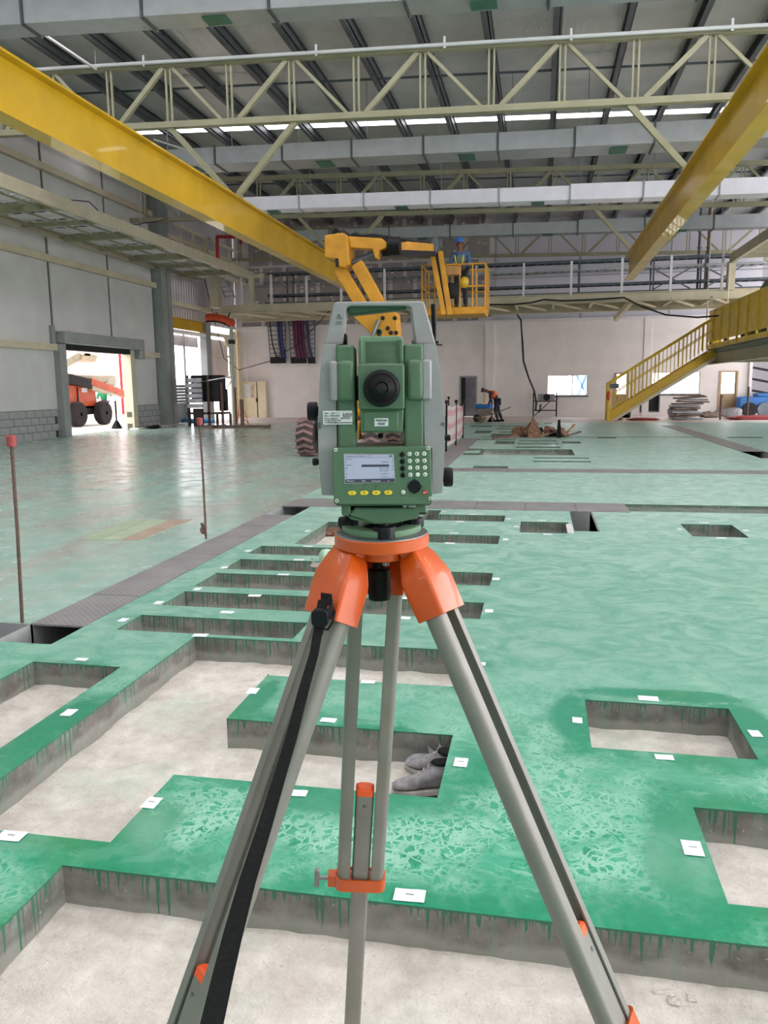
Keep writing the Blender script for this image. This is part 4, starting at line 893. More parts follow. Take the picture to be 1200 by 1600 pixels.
# ------------------------------------------------------------------ people
def skin_mesh(name, pts, edges, radii, mat, parent, root=0, sub=1):
    me = bpy.data.meshes.new(name); bm = bmesh.new(); lay = bm.verts.layers.skin.verify()
    bv = [bm.verts.new(p) for p in pts]
    for v_, r_ in zip(bv, radii): v_[lay].radius = r_ if hasattr(r_, '__len__') else (r_, r_)
    bv[root][lay].use_root = True
    for a, b in edges: bm.edges.new((bv[a], bv[b]))
    bm.to_mesh(me); bm.free(); me.materials.append(mat)
    o = bpy.data.objects.new(name, me); COL.objects.link(o); o.parent = parent; FR[o.name] = frame(parent)
    s = o.modifiers.new('skin', 'SKIN'); s.use_smooth_shade = True; s.use_x_symmetry = False
    d = o.modifiers.new('sub', 'SUBSURF'); d.levels = sub; d.render_levels = sub
    return o
def person(root, J_, skinm, topm, legm, hat, hatm, vest=None, seed=0):
    """J_: joints in the root's frame: pelvis, chest, neck, head(centre), shoulders, elbows, wrists, hips, knees, ankles, facing"""
    g = {k: V(v) for k, v in J_.items()}; f = g['face'].normalized(); up = (g['head']-g['neck']).normalized(); side = f.cross(up).normalized()
    pts = [g['pelvis'], g['chest'], g['neck'], g['head']-up*.02, g['head']+up*.06]; rad = [.125, (.15, .11), .055, .082, .075]; ed = [(0, 1), (1, 2), (2, 3), (3, 4)]
    for s in 'lr':
        n = len(pts); pts += [g['sh'+s], g['el'+s], g['wr'+s]]; rad += [.062, .045, .03]; ed += [(1, n), (n, n+1), (n+1, n+2)]
        hd = (g['wr'+s]-g['el'+s]).normalized(); n2 = len(pts); pts += [g['wr'+s]+hd*.07]; rad += [.032]; ed += [(n+2, n2)]
        hs = hd.cross(f).normalized() if hd.cross(f).length > .1 else side
        for q in range(4):
            n3 = len(pts); base_ = g['wr'+s]+hd*.085+hs*(.024*(q-1.5)); pts += [base_, base_+hd*(.035+.006*(q in (1, 2))), base_+hd*.06+f*.02]; rad += [.011, .010, .009]; ed += [(n2, n3), (n3, n3+1), (n3+1, n3+2)]
        n3 = len(pts); pts += [g['wr'+s]+hd*.04+hs*.045, g['wr'+s]+hd*.075+hs*.06]; rad += [.012, .010]; ed += [(n2, n3), (n3, n3+1)]
        n = len(pts); pts += [g['hi'+s], g['kn'+s], g['an'+s], g['an'+s]+V((f.x, f.y, 0))*.14+V((0, 0, -.04))]; rad += [.09, .06, .042, .04]; ed += [(0, n), (n, n+1), (n+1, n+2), (n+2, n+3)]
    body = skin_mesh('body', pts, ed, rad, skinm, root)
    h = g['head']
    m = MB(); m.blob(h+f*.085-up*.005, (.016, .016, .022), 1, .02, 8, 6); m.build('nose', skinm, root, local=True)
    for s in (-1, 1):
        m = MB(); m.blob(h+f*.078+side*s*.03+up*.015, .011, 2, 0, 6, 5); m.build('eye', M_['black'], root, local=True)
        m = MB(); m.blob(h+side*s*.082, (.02, .02, .03), 3, 0, 6, 5); m.build('ear', skinm, root, local=True)
    m = MB(); m.blob(h+f*.075-up*.04, (.022, .022, .006), 3, 0, 6, 5); m.build('mouth', M_['redcap'], root, local=True)
    # shirt, trousers
    p2 = [g['pelvis']+(g['chest']-g['pelvis'])*.1, g['chest'], g['chest']+(g['neck']-g['chest'])*.6]; r2 = [.145, (.17, .13), .085]; e2 = [(0, 1), (1, 2)]
    for s in 'lr': n = len(p2); p2 += [g['sh'+s], g['el'+s], g['el'+s]+(g['wr'+s]-g['el'+s])*.75]; r2 += [.078, .056, .044]; e2 += [(1, n), (n, n+1), (n+1, n+2)]
    skin_mesh('shirt', p2, e2, r2, topm, root)
    p3 = [g['pelvis']]; r3 = [.145]; e3 = []
    for s in 'lr': n = len(p3); p3 += [g['hi'+s], g['kn'+s], g['an'+s]]; r3 += [.105, .075, .062]; e3 += [(0, n), (n, n+1), (n+1, n+2)]
    skin_mesh('trousers', p3, e3, r3, legm, root)
    for s in 'lr':
        a = g['an'+s]; ff = V((f.x, f.y, 0)).normalized(); m = MB(); sd = V((-ff.y, ff.x, 0)); b_ = a+V((0, 0, -.085))
        m.loft([[b_+ff*t+sd*w_+V((0, 0, z_)) for (w_, z_) in ((-w, 0), (w, 0), (w, h_), (-w, h_))] for t, w, h_ in ((-.08, .04, .1), (.03, .045, .11), (.12, .048, .06), (.18, .035, .045))]); m.build('boot', M_['black'], root, local=True, bevel=.01)
    M3 = Matrix((side, f, up)).transposed()
    c = h+up*.055
    m = MB(); prof = [(.118, 0), (.116, .03), (.10, .075), (.065, .105), (.02, .118)] if hat == 'helmet' else [(.1, 0), (.098, .03), (.08, .06), (.03, .075)]
    m.lathe(prof, c, up, 16); 
    m.prism([(c.x, c.y)]*0 or [(-.06, .07), (.06, .07), (.045, .15), (-.045, .15)], 0, .012, 'z')
    for i in range(len(m.v)-8, len(m.v)): m.v[i] = tuple(c + M3 @ V(m.v[i]))
    m.build(hat, hatm, root, local=True, smooth=50)
    if vest:
        p4 = [g['pelvis']+(g['chest']-g['pelvis'])*.25, g['chest'], g['chest']+(g['neck']-g['chest'])*.45]; v_ = skin_mesh('vest', p4, [(0, 1), (1, 2)], [.185, (.215, .185), .13], vest, root)
        for s in 'lr':
            a = g['sh'+s]*.6+g['chest']*.4+f*.14+up*.03; b_ = g['chest']*.35+g['pelvis']*.65+f*.155+(g['sh'+s]-g['chest'])*.35
            m = MB(); m.ribbon([a, (a+b_)/2+f*.02, b_], .03, .01, (g['sh'+s]-g['chest'])); m.build('reflective_band', M_['lime'], root, local=True)
# worker in the basket (standing, facing the camera and slightly left, hands on the controls)
bp = J(720, 482, 20.7); rt = empty('person', (bp.x, 20.75, BZ+.06), 'worker with blue helmet and blue shirt standing in the yellow basket', 'person')
z0 = .085
person(rt, dict(pelvis=(0, 0, .93), chest=(-.01, -.03, 1.27), neck=(-.03, -.04, 1.46), head=(-.04, -.07, 1.60), shl=(-.2, -.03, 1.36), shr=(.18, -.03, 1.36), ell=(-.26, -.12, 1.08), elr=(.22, -.14, 1.08), wrl=(-.12, -.34, 1.04), wrr=(.04, -.36, 1.05),
    hil=(-.09, 0, .88), hir=(.09, 0, .88), knl=(-.1, -.03, .48), knr=(.1, -.02, .48), anl=(-.12, 0, z0), anr=(.12, 0, z0), face=(-.15, -1, -.25)), M_['skin'], M_['blue_shirt'], M_['dark_cloth'], 'helmet', M_['blue_hat'], paint('olive_vest', S(120, 128, 120), .8))
# worker bending over a barrow
bp = az(770, 655); rt = empty('person', (bp.x+.25, 32.6, 0), 'worker in orange vest and navy cap bending over the barrow', 'person')
person(rt, dict(pelvis=(.08, 0, .88), chest=(-.13, -.02, 1.14), neck=(-.33, -.03, 1.24), head=(-.46, -.05, 1.27), shl=(-.2, -.18, 1.14), shr=(-.2, .16, 1.14), ell=(-.2, -.24, .86), elr=(-.22, .2, .87), wrl=(-.3, -.2, .68), wrr=(-.32, .14, .68),
    hil=(.07, -.09, .84), hir=(.07, .09, .84), knl=(-.02, -.1, .46), knr=(.1, .1, .46), anl=(.1, -.11, z0), anr=(.26, .11, z0), face=(-.8, -.15, -.6)), M_['skin'], M_['dark_cloth'], M_['dark_cloth'], 'cap', M_['navy_cap'], M_['hivis'])
# person beyond the doorway
bp = ax(165, 662, -19.0); rt = empty('person', (-19.0, bp.y, 0), 'person in green top behind the orange lift, seen through the left doorway', 'person')
person(rt, dict(pelvis=(0, 0, .92), chest=(-.02, .02, 1.26), neck=(-.02, .04, 1.45), head=(-.02, .04, 1.6), shl=(-.18, -.05, 1.36), shr=(.18, .08, 1.36), ell=(-.24, -.15, 1.12), elr=(.3, .12, 1.2), wrl=(-.1, -.3, 1.1), wrr=(.42, .0, 1.36),
    hil=(-.09, 0, .88), hir=(.09, 0, .88), knl=(-.12, .02, .48), knr=(.12, -.02, .48), anl=(-.16, 0, z0), anr=(.18, 0, z0), face=(-.5, .9, 0)), M_['skin'], M_['green_shirt'], paint('jeans', S(92, 96, 120), .8), 'cap', M_['navy_cap'])
# ------------------------------------------------------------------ orange lift beyond the doorway
a = ax(150, 668, -18.3); LY = a.y
r = empty('boom_lift', (-18.3, LY, 0), 'orange boom lift standing in the yard beyond the left doorway', 'boom lift')
ya_, yb_ = ax(122, 660, -18.3).y, ax(162, 660, -18.3).y
for y in (ya_, yb_):
    for x in (-18.3, -20.3):
        R = .5; m = MB(); w = .36; c = (x, y, R)
        m.lathe([(R*.5, -w/2), (R*.9, -w/2), (R, -w*.35), (R, w*.35), (R*.9, w/2), (R*.5, w/2)], c, (1, 0, 0), 24); o = m.build('wheel', M_['tyre_dk'], r, smooth=30)
        for k in range(16): pass
        m = MB(); m.lathe([(R*.45, -w*.3), (R*.48, w*.42), (R*.15, w*.5)], c, (1, 0, 0), 12); m.build('hub', M_['tray'], o, smooth=30)
m = MB(); m.box(-20, -18.5, ya_-.2, yb_+.2, .45, .85); m.build('chassis', M_['dark'], r, bevel=.04)
T = lambda px, py: ax(px, py, -18.5)
m = MB(); m.prism([(T(*q).y, T(*q).z) for q in ((85, 600), (108, 600), (140, 602), (150, 612), (153, 632), (148, 640), (85, 640))], -20.1, -18.5, 'x'); m.build('engine_cover', M_['lift_orange'], r, bevel=.06)
m = MB(); q0, q1 = T(127, 606), T(136, 613); m.box(-18.5, -18.48, q0.y, q1.y, q1.z, q0.z); m.build('sticker', M_['paper'], r)
m = MB(); q0 = T(119.7, 605); m.box(-18.51, -18.47, q0.y, q0.y+.06, q0.z-1.1, q0.z); m.build('panel_gap', M_['dark'], r)
m = MB(); m.beam(T(105, 592), T(140, 600), .4, .28, (1, 0, 0)); m.build('boom_root', M_['dark'], r, bevel=.02)
m = MB(); m.beam(T(138, 596), T(196, 617), .3, .3, (1, 0, 0)); m.build('boom', M_['lift_orange'], r, bevel=.02)
m = MB(); m.beam(T(108, 592), T(180, 592), .3, .1, (1, 0, 0)); m.beam(T(140, 603), T(182, 612), .36, .26, (1, 0, 0)); m.build('upper_boom', M_['beige'], r, bevel=.02)
m = MB(); m.prism([(T(*q).y, T(*q).z) for q in ((168, 592), (178, 590), (178, 603), (163, 600))], -18.8, -18.4, 'x'); m.build('boom_bracket', M_['beige'], r, bevel=.01)
r = empty('telescopic_arm', T(110, 562), 'cream telescopic arm end hanging into the doorway top', 'crane arm')
r.location = T(110, 562); FR[r.name] = Matrix.Translation(r.location)
m = MB(); m.beam(T(60, 590), T(122, 556), .3, .2, (1, 0, 0)); m.build('arm', M_['beige_lt'], r)
m = MB(); q = T(60, 590); m.box(-18.8, -18.2, q.y-.4, q.y+.2, 0, q.z+.1); m.build('mast', M_['beige_lt'], r)
m = MB(); m.prism([(T(*q).y, T(*q).z) for q in ((121, 552), (135, 553), (143, 556), (140, 566), (124, 562))], -18.9, -18.2, 'x'); m.build('head', M_['cream'], r, bevel=.03)
m = MB(); m.box(-18.9, -18.2, T(122, 555).y, T(131, 555).y, T(122, 556).z, T(122, 552).z); m.build('dark_jaw', M_['dark'], r)
m = MB(); p = ax(190, 600, -25.0); m.tube((-25.0, p.y, -.01), (-25.0, p.y, 6.9), .09, 8); m.build('drain_pipe', M_['red'], label='red upright pipe on the shed beyond the left doorway', cat='pipe')
p = ax(183, 672, -15.9); r = empty('cone_post', (-15.9, p.y, 0), 'black post on a cone base standing in the left doorway', 'post')
m = MB(); m.tube((-15.9, p.y, .1), (-15.9, p.y, 1.05), .035, 6); m.build('rod', M_['black'], r); m = MB(); m.lathe([(.2, 0), (.2, .03), (.05, .3)], (-15.9, p.y, 0), n=12); m.build('cone', M_['black'], r)
random.seed(5)
r = empty('plank_stack', (-24.5, 39, 0), 'stack of pale boards leaning beyond the orange lift', 'stack')
for i in range(6):
    m = MB(); m.box(-24.8, -23.5, 37.0, 41.0, .0+i*.28, .2+i*.28); m.build('board', M_['cladding'], r)
m = MB(); m.blob((XL+.6, 27.75, .06), (.22, .5, .07), 5); m.build('black_rag', M_['black'], label='black rag at the foot of the doorway right jamb', cat='rag')

# ------------------------------------------------------------------ left back corner things
a = az(322, 668); TY = 30.0; tx0, tx1 = ay(296, 650, TY).x, ay(352, 650, TY).x
r = empty('steel_table', ((tx0+tx1)/2, TY, 0), 'rusty steel scrap table with thin legs in the left back corner', 'table')
zt = ay(330, 651, TY).z
m = MB(); m.box(tx0, tx1, TY-.3, TY+.6, .45, .53); m.build('shelf', M_['rust'], r)
for x in (tx0+.1, (tx0+tx1)/2+.2, tx1):
    m = MB(); m.box(x-.04, x+.04, TY-.3, TY-.22, 0, 2.0 if x < tx1 else 1.7); m.build('leg', M_['rust'], r)
    m = MB(); m.box(x-.04, x+.04, TY+.5, TY+.58, 0, .45); m.build('leg', M_['rust'], r)
m = MB(); m.beam((tx0+.4, TY-.3, 1.7), (tx1+.6, TY-.3, 1.95), .04, .04); m.beam((tx1+.6, TY-.3, 1.95), (tx1, TY+.3, 1.5), .03, .03); m.build('bent_rod', M_['steel'], r)
c0, c1 = ay(318, 600, TY).x, ay(340, 600, TY).x
m = MB(); m.box(ay(300, 600, TY).x, ay(346, 600, TY).x, TY-.15, TY+.5, .95, 2.0); m.build('black_cabinet', M_['dark'], label='large black box standing on the scrap table', cat='box', bevel=.05)
m = MB(); q0, q1 = ay(341, 608, TY+.6), ay(353, 639, TY+.6); m.box(q0.x, q1.x, TY+.62, TY+.9, .56, q0.z); m.build('black_board', M_['dark'], label='black board behind the right of the scrap table', cat='board', bevel=.02)
r = empty('shutter_bundle', (ay(305, 640, 29.5).x, 29.5, 0), 'bundle of grey metal slats leaning before the black box', 'bundle')
x0_, x1_ = ay(293, 620, 29.4).x, ay(316, 620, 29.4).x
for i in range(6):
    m = MB(); m.box(x0_+.02*(i % 2), x1_, 29.35+.02*(i % 2), 29.45, .72+i*.2, .88+i*.2); m.build('slat', M_['scrap'], r)
m = MB(); m.box(x0_, x0_+.08, 29.36, 29.45, 0, .72); m.box(x1_-.4, x1_, 29.36, 29.45, .0, .7); m.build('base', M_['dark'], r)
a = az(292, 660); m = MB()
for i in range(5): m.blob((a.x+.75+(i-2)*.28, a.y-.6+.15*(i % 2), .09), (.3, .28, .12), i+2, .35)
m.build('tarp', M_['tarp'], label='crumpled blue tarpaulin on the floor beside the scrap table', cat='tarp', smooth=60)
# steel pole with base frame
p = az(367, 668); r = empty('steel_pole', (p.x, p.y, 0), 'tall grey pole with clamps rising from a floor frame, left back', 'pole')
tp = ay(361, 510, p.y); m = MB(); m.tube((p.x, p.y, 0), (tp.x, p.y, tp.z), .07, 8); m.build('pole', M_['jamb'], r)
m = MB(); m.box(p.x-1.2, p.x+1.4, p.y-.1, p.y+.05, 0, .09); m.box(p.x-.8, p.x-.7, p.y-.5, p.y+.9, 0, .08); m.build('floor_frame', M_['rust'], r)
q = az(386, 667); m = MB(); m.box(q.x-.06, q.x+.06, p.y-.04, p.y+.04, .09, 1.05); m.tube((p.x+.05, p.y, 0.1), (p.x+.05, p.y, 1.5), .06, 6); m.build('short_post', M_['rust'], r)
m = MB(); m.box(tp.x-.1, tp.x+.1, p.y-.1, p.y+.1, 3.1, 3.25); m.build('clamp', M_['dark'], r)
m = MB(); z = .15; pts = [V((p.x+.1, p.y, z)), V((p.x+.25, p.y, 1.1)), V((p.x+.55, p.y, .15)), V((p.x+.2, p.y, .5))]
m.path(pts, .02); m.build('net_rag', M_['hose'], r)
# orange canvas roll
a, b = ay(323, 497, 32.6), ay(365, 507, 32.6); r = empty('canvas_roll', (a+b)/2, 'orange rolled canvas tied under the catwalk, left back', 'canvas')
m = MB(); n = 9; pts = [a+(b-a)*i/(n-1)+V((0, 0, .12*math.sin(3.14*i/(n-1)))) for i in range(n)]; m.path(pts, [.16+.03*(i % 2) for i in range(n)], 10); m.build('roll', M_['hose'], r, smooth=60)
m = MB(); m.path([p_+V((0, -.1, -.16)) for p_ in pts], .035); m.tube(pts[2], (pts[2].x, 33.0, 4.7), .03, 5); m.tube(pts[6], (pts[6].x, 33.0, 4.7), .03, 5); m.build('rope', M_['black'], r)
# white steel door with cream leaf
r = empty('door_5', (-12.5, 38.1, 0), kind='structure')
q = [ay(*k, 38.0) for k in ((376, 596), (402, 654), (404, 654), (415, 596))]
m = MB(); m.box(q[0].x, q[1].x, 38.0, 38.06, .0, q[0].z-.02); lf = m.build('door_leaf', M_['cream'], r)
w0, w1 = ay(380, 600, 37.99), ay(397, 621, 37.99); m = MB(); m.box(w0.x, w1.x, 37.975, 38.0, w1.z, w0.z); m.build('pane', paint('door_pane', S(196, 200, 200), .3), lf)
m = MB(); m.box(w1.x-.16, w1.x, 37.96, 37.975, w1.z, w0.z-.1); m.build('curtain', M_['timber_lt'], lf)
m = MB(); m.box(q[2].x, q[3].x, 38.0, 38.07, 0, q[0].z); m.build('side_leaf', M_['cream'], r)
m = MB(); c = ay(401, 625, 37.95); m.box(c.x-.03, c.x+.03, 37.93, 37.99, c.z-.1, c.z+.1); m.build('door_handle', M_['black'], r)
# cable ladders running down the back wall
YW = 38.1
for k, (x0_, x1_, x0b, x1b, zb0, cab, lb) in enumerate([(418, 446, 423, 446, 566, [('blue_cable', 436, 443, .10), ('cable', 421, 432, .03)], 'left cable ladder with blue cable dropping from the catwalk'),
        (451, 474, 455, 478, 566, [('purple_cable', 465, 471, .24)], 'middle cable ladder with purple cables dropping from the catwalk'),
        (478, 492, 482, 492, 566, [('blue_cable', 480, 487, .08)], 'right cable ladder with dark cable, left of the instrument')]):
    p, q = ay(x0_, 502, YW), ay(x1_, 502, YW); p2, q2 = ay(x0b, zb0, YW), ay(x1b, zb0, YW)
    r = empty('cable_ladder', p2, lb, 'cable ladder', 'cable ladders on the back wall')
    for u, w_ in ((p, p2), (q, q2)):
        m = MB(); m.tube((u.x, YW, 4.7), (w_.x, YW, p2.z), .025, 6); m.build('side_rail', M_['tray'], r)
    for i in range(10):
        z = p2.z+(4.7-p2.z)*i/9; t_ = i/9; m = MB(); m.tube((p2.x*(1-t_)+p.x*t_, YW, z), (q2.x*(1-t_)+q.x*t_, YW, z), .018, 5); m.build('rung', M_['tray'], r)
    m = MB(); m.box(p2.x, q2.x, YW-.08, YW+.12, p2.z-.06, p2.z+.25); m.build('cable_entry', M_['dark'], r)
    for (cm, ca, cb, w_) in cab:
        a, b = ay(ca, 500, YW-.1), ay(cb, 560, YW-.1); n = max(1, int(w_/.05)) if w_ > .05 else 1
        for i in range(n):
            m = MB(); o_ = (i-(n-1)/2)*.15; m.path([(a.x+o_, YW-.1, 4.75), (a.x*.6+b.x*.4+o_, YW-.12, 3.6), (b.x+o_, YW-.05, b.z)], .07 if w_ > .05 else .035, 6); m.build('cable', M_[cm], r)
a = [ay(*p, 34.5) for p in ((318, 430), (350, 560), (373, 578), (420, 565), (470, 535), (520, 480))]
m = MB(); m.path(a, .018, 5); m.build('cable', M_['cable'], label='thin black cable drooping across the left back corner', cat='cable')
# red pipe and ladder upper left
a, b, c = ay(339, 400, 33.6), ay(339, 370, 33.6), ay(376, 370, 33.6); m = MB(); m.path([(a.x, 33.6, 5.0), b, b, c, (c.x, 33.6, c.z-.3)], .08, 8); m.build('sprinkler_pipe', M_['red'], label='red bent pipe high in the left back corner', cat='pipe')
m = MB(); t_ = ax(0, 176, -14.5); p1_ = V((-14.5, 14, 9.0)); m.tube((-14.3, 13, 8.7), (-14.3, 29, 8.7), .05, 8); m.build('sprinkler_pipe', M_['red'], label='long red pipe under the roof edge above the left wall', cat='pipe')
r = empty('ladder', ay(355, 470, 33.8), 'aluminium ladder leaning on the back catwalk at left', 'ladder')
for (a, b) in (((344, 445), (352, 465)), ((357, 443), (367, 465))):
    m = MB(); m.beam(ay(*a, 33.8), ay(*b, 33.8), .07, .05); m.build('rail', M_['galv'], r)
for i in range(3): m = MB(); m.beam(ay(345+i*3, 449+i*7, 33.8), ay(359+i*3, 448+i*7, 33.8), .05, .04); m.build('rung', M_['galv'], r)

# ------------------------------------------------------------------ things along the back wall
# welding set on a trolley, cable up the wall
p = ay(852, 645, 37.6); r = empty('welding_machine', (p.x, 37.6, 0), 'grey welding machine on a dark tube trolley by the back wall', 'machine')
m = MB(); m.box(p.x-.35, p.x+.4, 37.4, 37.9, .75, 1.05); m.box(p.x-.2, p.x+.2, 37.38, 37.4, .8, 1.0); m.build('body', M_['scrap'], r, bevel=.03)
for (xa, xb) in ((p.x-.55, p.x-.55), (p.x+.5, p.x+.5)):
    m = MB(); m.tube((xa, 37.45, 0), (xa, 37.45, 1.1), .025, 6); m.tube((xa, 37.85, 0), (xa, 37.85, 1.1), .025, 6); m.tube((xa, 37.45, 1.1), (xa, 37.85, 1.1), .025, 6); m.build('frame', M_['black'], r)
m = MB(); m.tube((p.x-.55, 37.45, .3), (p.x+.5, 37.45, .3), .025, 6); m.tube((p.x-.55, 37.45, .72), (p.x+.5, 37.45, .72), .025, 6); m.tube((p.x-.5, 37.45, .05), (p.x+.2, 37.45, .7), .02, 6); m.build('crossbar', M_['black'], r)
m = MB(); m.lathe([(.16, 0), (.16, .05)], (p.x+.05, 37.39, .9), (0, -1, .001), 12); m.build('gauge', M_['dark'], r)
pts = [ay(*q, 37.3) for q in ((758, 494), (778, 490), (806, 489), (814, 500), (816, 530), (818, 565), (826, 590), (835, 612), (838, 628), (837, 640), (843, 644), (845, 632))]
m = MB(); m.path(pts, .045, 6); m.build('cable', M_['cable'], label='thick black cable hanging down the back wall to the welding machine', cat='cable')
pts = [ay(*q, 32.7) for q in ((765, 476), (800, 476), (830, 473), (850, 468), (880, 470), (930, 468), (975, 465), (1000, 478), (1040, 492), (1090, 496), (1140, 492))]
m = MB(); m.path(pts, .035, 6); m.build('cable', M_['cable'], label='black cable looping under the back catwalk towards the yellow platform', cat='cable')
# wheelbarrow with blue sacks, bucket
p = az(767, 655); r = empty('barrow', (p.x-.1, 32.2, 0), 'muddy site barrow under the bending worker', 'barrow')
bx = p.x-.15
m = MB(); m.prism([(bx-.32, .55), (bx+.42, .55), (bx+.3, .28), (bx-.2, .28)], 31.95, 32.5); m.build('tray', M_['timber'], r, bevel=.02)
m = MB(); m.lathe([(.1, -.05), (.17, -.04), (.17, .04), (.1, .05)], (bx-.22, 32.2, .17), (0, 1, .001), 14); m.build('wheel', M_['tyre_dk'], r)
for y in (32.0, 32.45): m = MB(); m.path([(bx-.4, y, .17), (bx+.4, y, .32), (bx+1.1, y, .6)], .02); m.tube((bx+.35, y, .3), (bx+.4, y, 0), .02); m.build('handle', M_['timber'], r)
m = MB(); m.blob((bx-.1, 32.2, .62), (.24, .22, .13), 3, .25); m.blob((bx+.2, 32.15, .62), (.24, .2, .12), 8, .25); m.build('sack', M_['blue_plastic'], label='blue plastic sacks heaped on the barrow', cat='sack', smooth=60)
p = az(752, 661); m = MB(); m.lathe([(.10, 0), (.19, .2), (.2, .21), (.16, .19)], (p.x, p.y+.2, 0), n=12); m.build('basin', paint('olive_basin', S(112, 108, 84), .6), label='small olive basin on the floor left of the barrow', cat='basin', smooth=40)
p = az(757, 656); m = MB(); m.tube((p.x, p.y, 0), (p.x+.02, p.y, 1.15), .04, 8); m.build('yellow_post', M_['yellow'], label='thin yellow post beside the bending worker', cat='post')
p = az(768, 659); m = MB(); m.lathe([(.17, 0), (.17, .03), (.03, .22), (.03, .9)], (p.x, p.y, 0), n=10); m.build('cone_post', M_['black'], label='black post on a cone base in front of the barrow', cat='post', smooth=30)
# debris heap on the slab with wood ends
random.seed(21)
p = az(845, 682); r = empty('debris_heap', (p.x, p.y, 0), 'heap of splintered timber and brown rubbish on the far slab', 'debris')
for i in range(22):
    a = V((p.x+random.uniform(-.75, .75), p.y+random.uniform(-.2, .2), .02)); 
    if i < 12: m = MB(); q = a+V((random.uniform(-.5, .5), random.uniform(-.3, .3), random.uniform(.1, .45))); m.beam(a, q, random.uniform(.05, .12), .05); m.build('timber_piece', [M_['timber'], M_['timber_lt'], M_['debris']][i % 3], r)
    else: m = MB(); m.blob(a+V((0, 0, .08)), (random.uniform(.1, .22), .12, random.uniform(.08, .18)), i, .5, 7, 5); m.build('lump', [M_['debris'], M_['black'], M_['timber']][i % 3], r)
for (px, h_) in ((832, .55), (838, .42), (873, .5)):
    q = az(px, 684); m = MB(); m.loft([[V((q.x+dx*w, q.y+dy*.1, z_)) for dx, dy in ((-1, -1), (1, -1), (1, 1), (-1, 1))] for z_, w in ((0, .12 if px < 860 else .06), (h_*.45, .12 if px < 860 else .05), (h_*.7, .05 if px < 860 else .04), (h_, .03))]); m.build('upright_piece', M_['debris'] if px < 860 else M_['black'], r)
r = empty('pit_timber', az(800, 684), 'brown boards lying in the long pit left of the rubbish heap', 'timber')
for i in range(4):
    m = MB(); a, b = az(770+i*8, 686-i), az(806+i*4, 685-i*1.4); m.beam(a+V((0, 0, .02-.0*i)), b+V((0, 0, .03)), .14, .05); m.build('board', M_['debris'] if i % 2 else M_['timber'], r)
# pallet stack and clutter right
random.seed(8)
p = az(1078, 657); r = empty('pallet_stack', (p.x, 34.2, 0), 'untidy stack of grey boards and sheets right of the stair foot', 'stack')
x0_, x1_ = ay(1050, 650, 34.2).x, ay(1100, 650, 34.2).x
for i in range(12):
    d = random.uniform(-.18, .18); w_ = (x1_-x0_)*random.uniform(.38, .5); cx = (x0_+x1_)/2+d; z = i*.085
    m = MB(); an = random.uniform(-.06, .06); m.beam((cx-w_, 34.2+random.uniform(-.1, .1), z+.04-an*w_), (cx+w_, 34.2, z+.05+an*w_), .8, .06); m.build('board', M_['timber'] if i % 3 else M_['scrap'], r)
for k, (px, py, rx, rz, mt, lb) in enumerate([(979, 652, .22, .2, 'black', 'black bag at the foot of the yellow stair'), (965, 655, .2, .12, 'timber', 'small brown sack beside the stair foot'), (1002, 656, .6, .06, 'redcap', 'flat reddish sheet pile right of the stair foot'),
        (1052, 652, .2, .3, 'scrap', 'pale sack leaning on the left of the board stack'), (1108, 652, .45, .16, 'timber', 'low brown sack right of the board stack'), (1140, 651, .55, .22, 'shoe', 'grey covered heap in front of the tan door'), (1180, 655, 1.3, .1, 'redcap', 'long low reddish stone heap at the right edge')]):
    q = az(px, py+1); m = MB(); m.blob((q.x, q.y+.1, rz*.85), (rx, .3, rz), k+5, .3, 12, 7); m.build('sack' if 'sheet' not in lb else 'sheet_pile', M_[mt], label=lb, cat='sack' if k != 2 else 'sheets', smooth=50)
for k, (px, h_) in enumerate(((1125, 1.0), (1167, 1.3))):
    q = az(px, 656); m = MB(); m.tube((q.x, q.y, 0), (q.x, q.y, h_), .04, 6); m.build('rebar_post', M_['rust'], label='%s dark rebar post in front of the tan door' % ('short left' if k == 0 else 'tall right'), cat='post')
p = ay(1182, 640, 38.0); r = empty('scissor_lift', (p.x+.3, 37.6, 0), 'blue machine with grey wheels at the right edge by the back wall', 'machine')
m = MB(); m.box(p.x-.9, p.x+1.6, 37.2, 38.0, .25, .85); m.box(p.x-.2, p.x+1.6, 37.2, 38.0, .85, 1.0); m.build('body', M_['blue_plastic'], r, bevel=.03)
for x in (p.x-.5, p.x+.1): m = MB(); m.lathe([(.2, -.1), (.3, -.1), (.3, .1), (.2, .1)], (x, 37.15, .3), (0, 1, .001), 16); m.build('wheel', M_['tray'] if x > p.x else M_['tyre_dk'], r, smooth=30)
r = empty('pipe_rack', (11, 38.9, 0), 'dark cantilever rack arms on the shaded wall at the right edge', 'rack')
for i, (py0, py1) in enumerate(((574, 581), (592, 599), (610, 617))):
    for s in (0, 1.2):
        a, b = ay(1175, py0, 38.4), ay(1200, py1, 38.4); m = MB(); m.beam(a+V((s*1.5, .2*s, 0)), b+V((s*1.5+.3, .2*s, 0)), .08, .1); m.build('arm', M_['dark'], r)
m = MB(); m.box(12.0, 12.12, 38.5, 38.7, 0, 3.5); m.build('upright', M_['dark'], r)

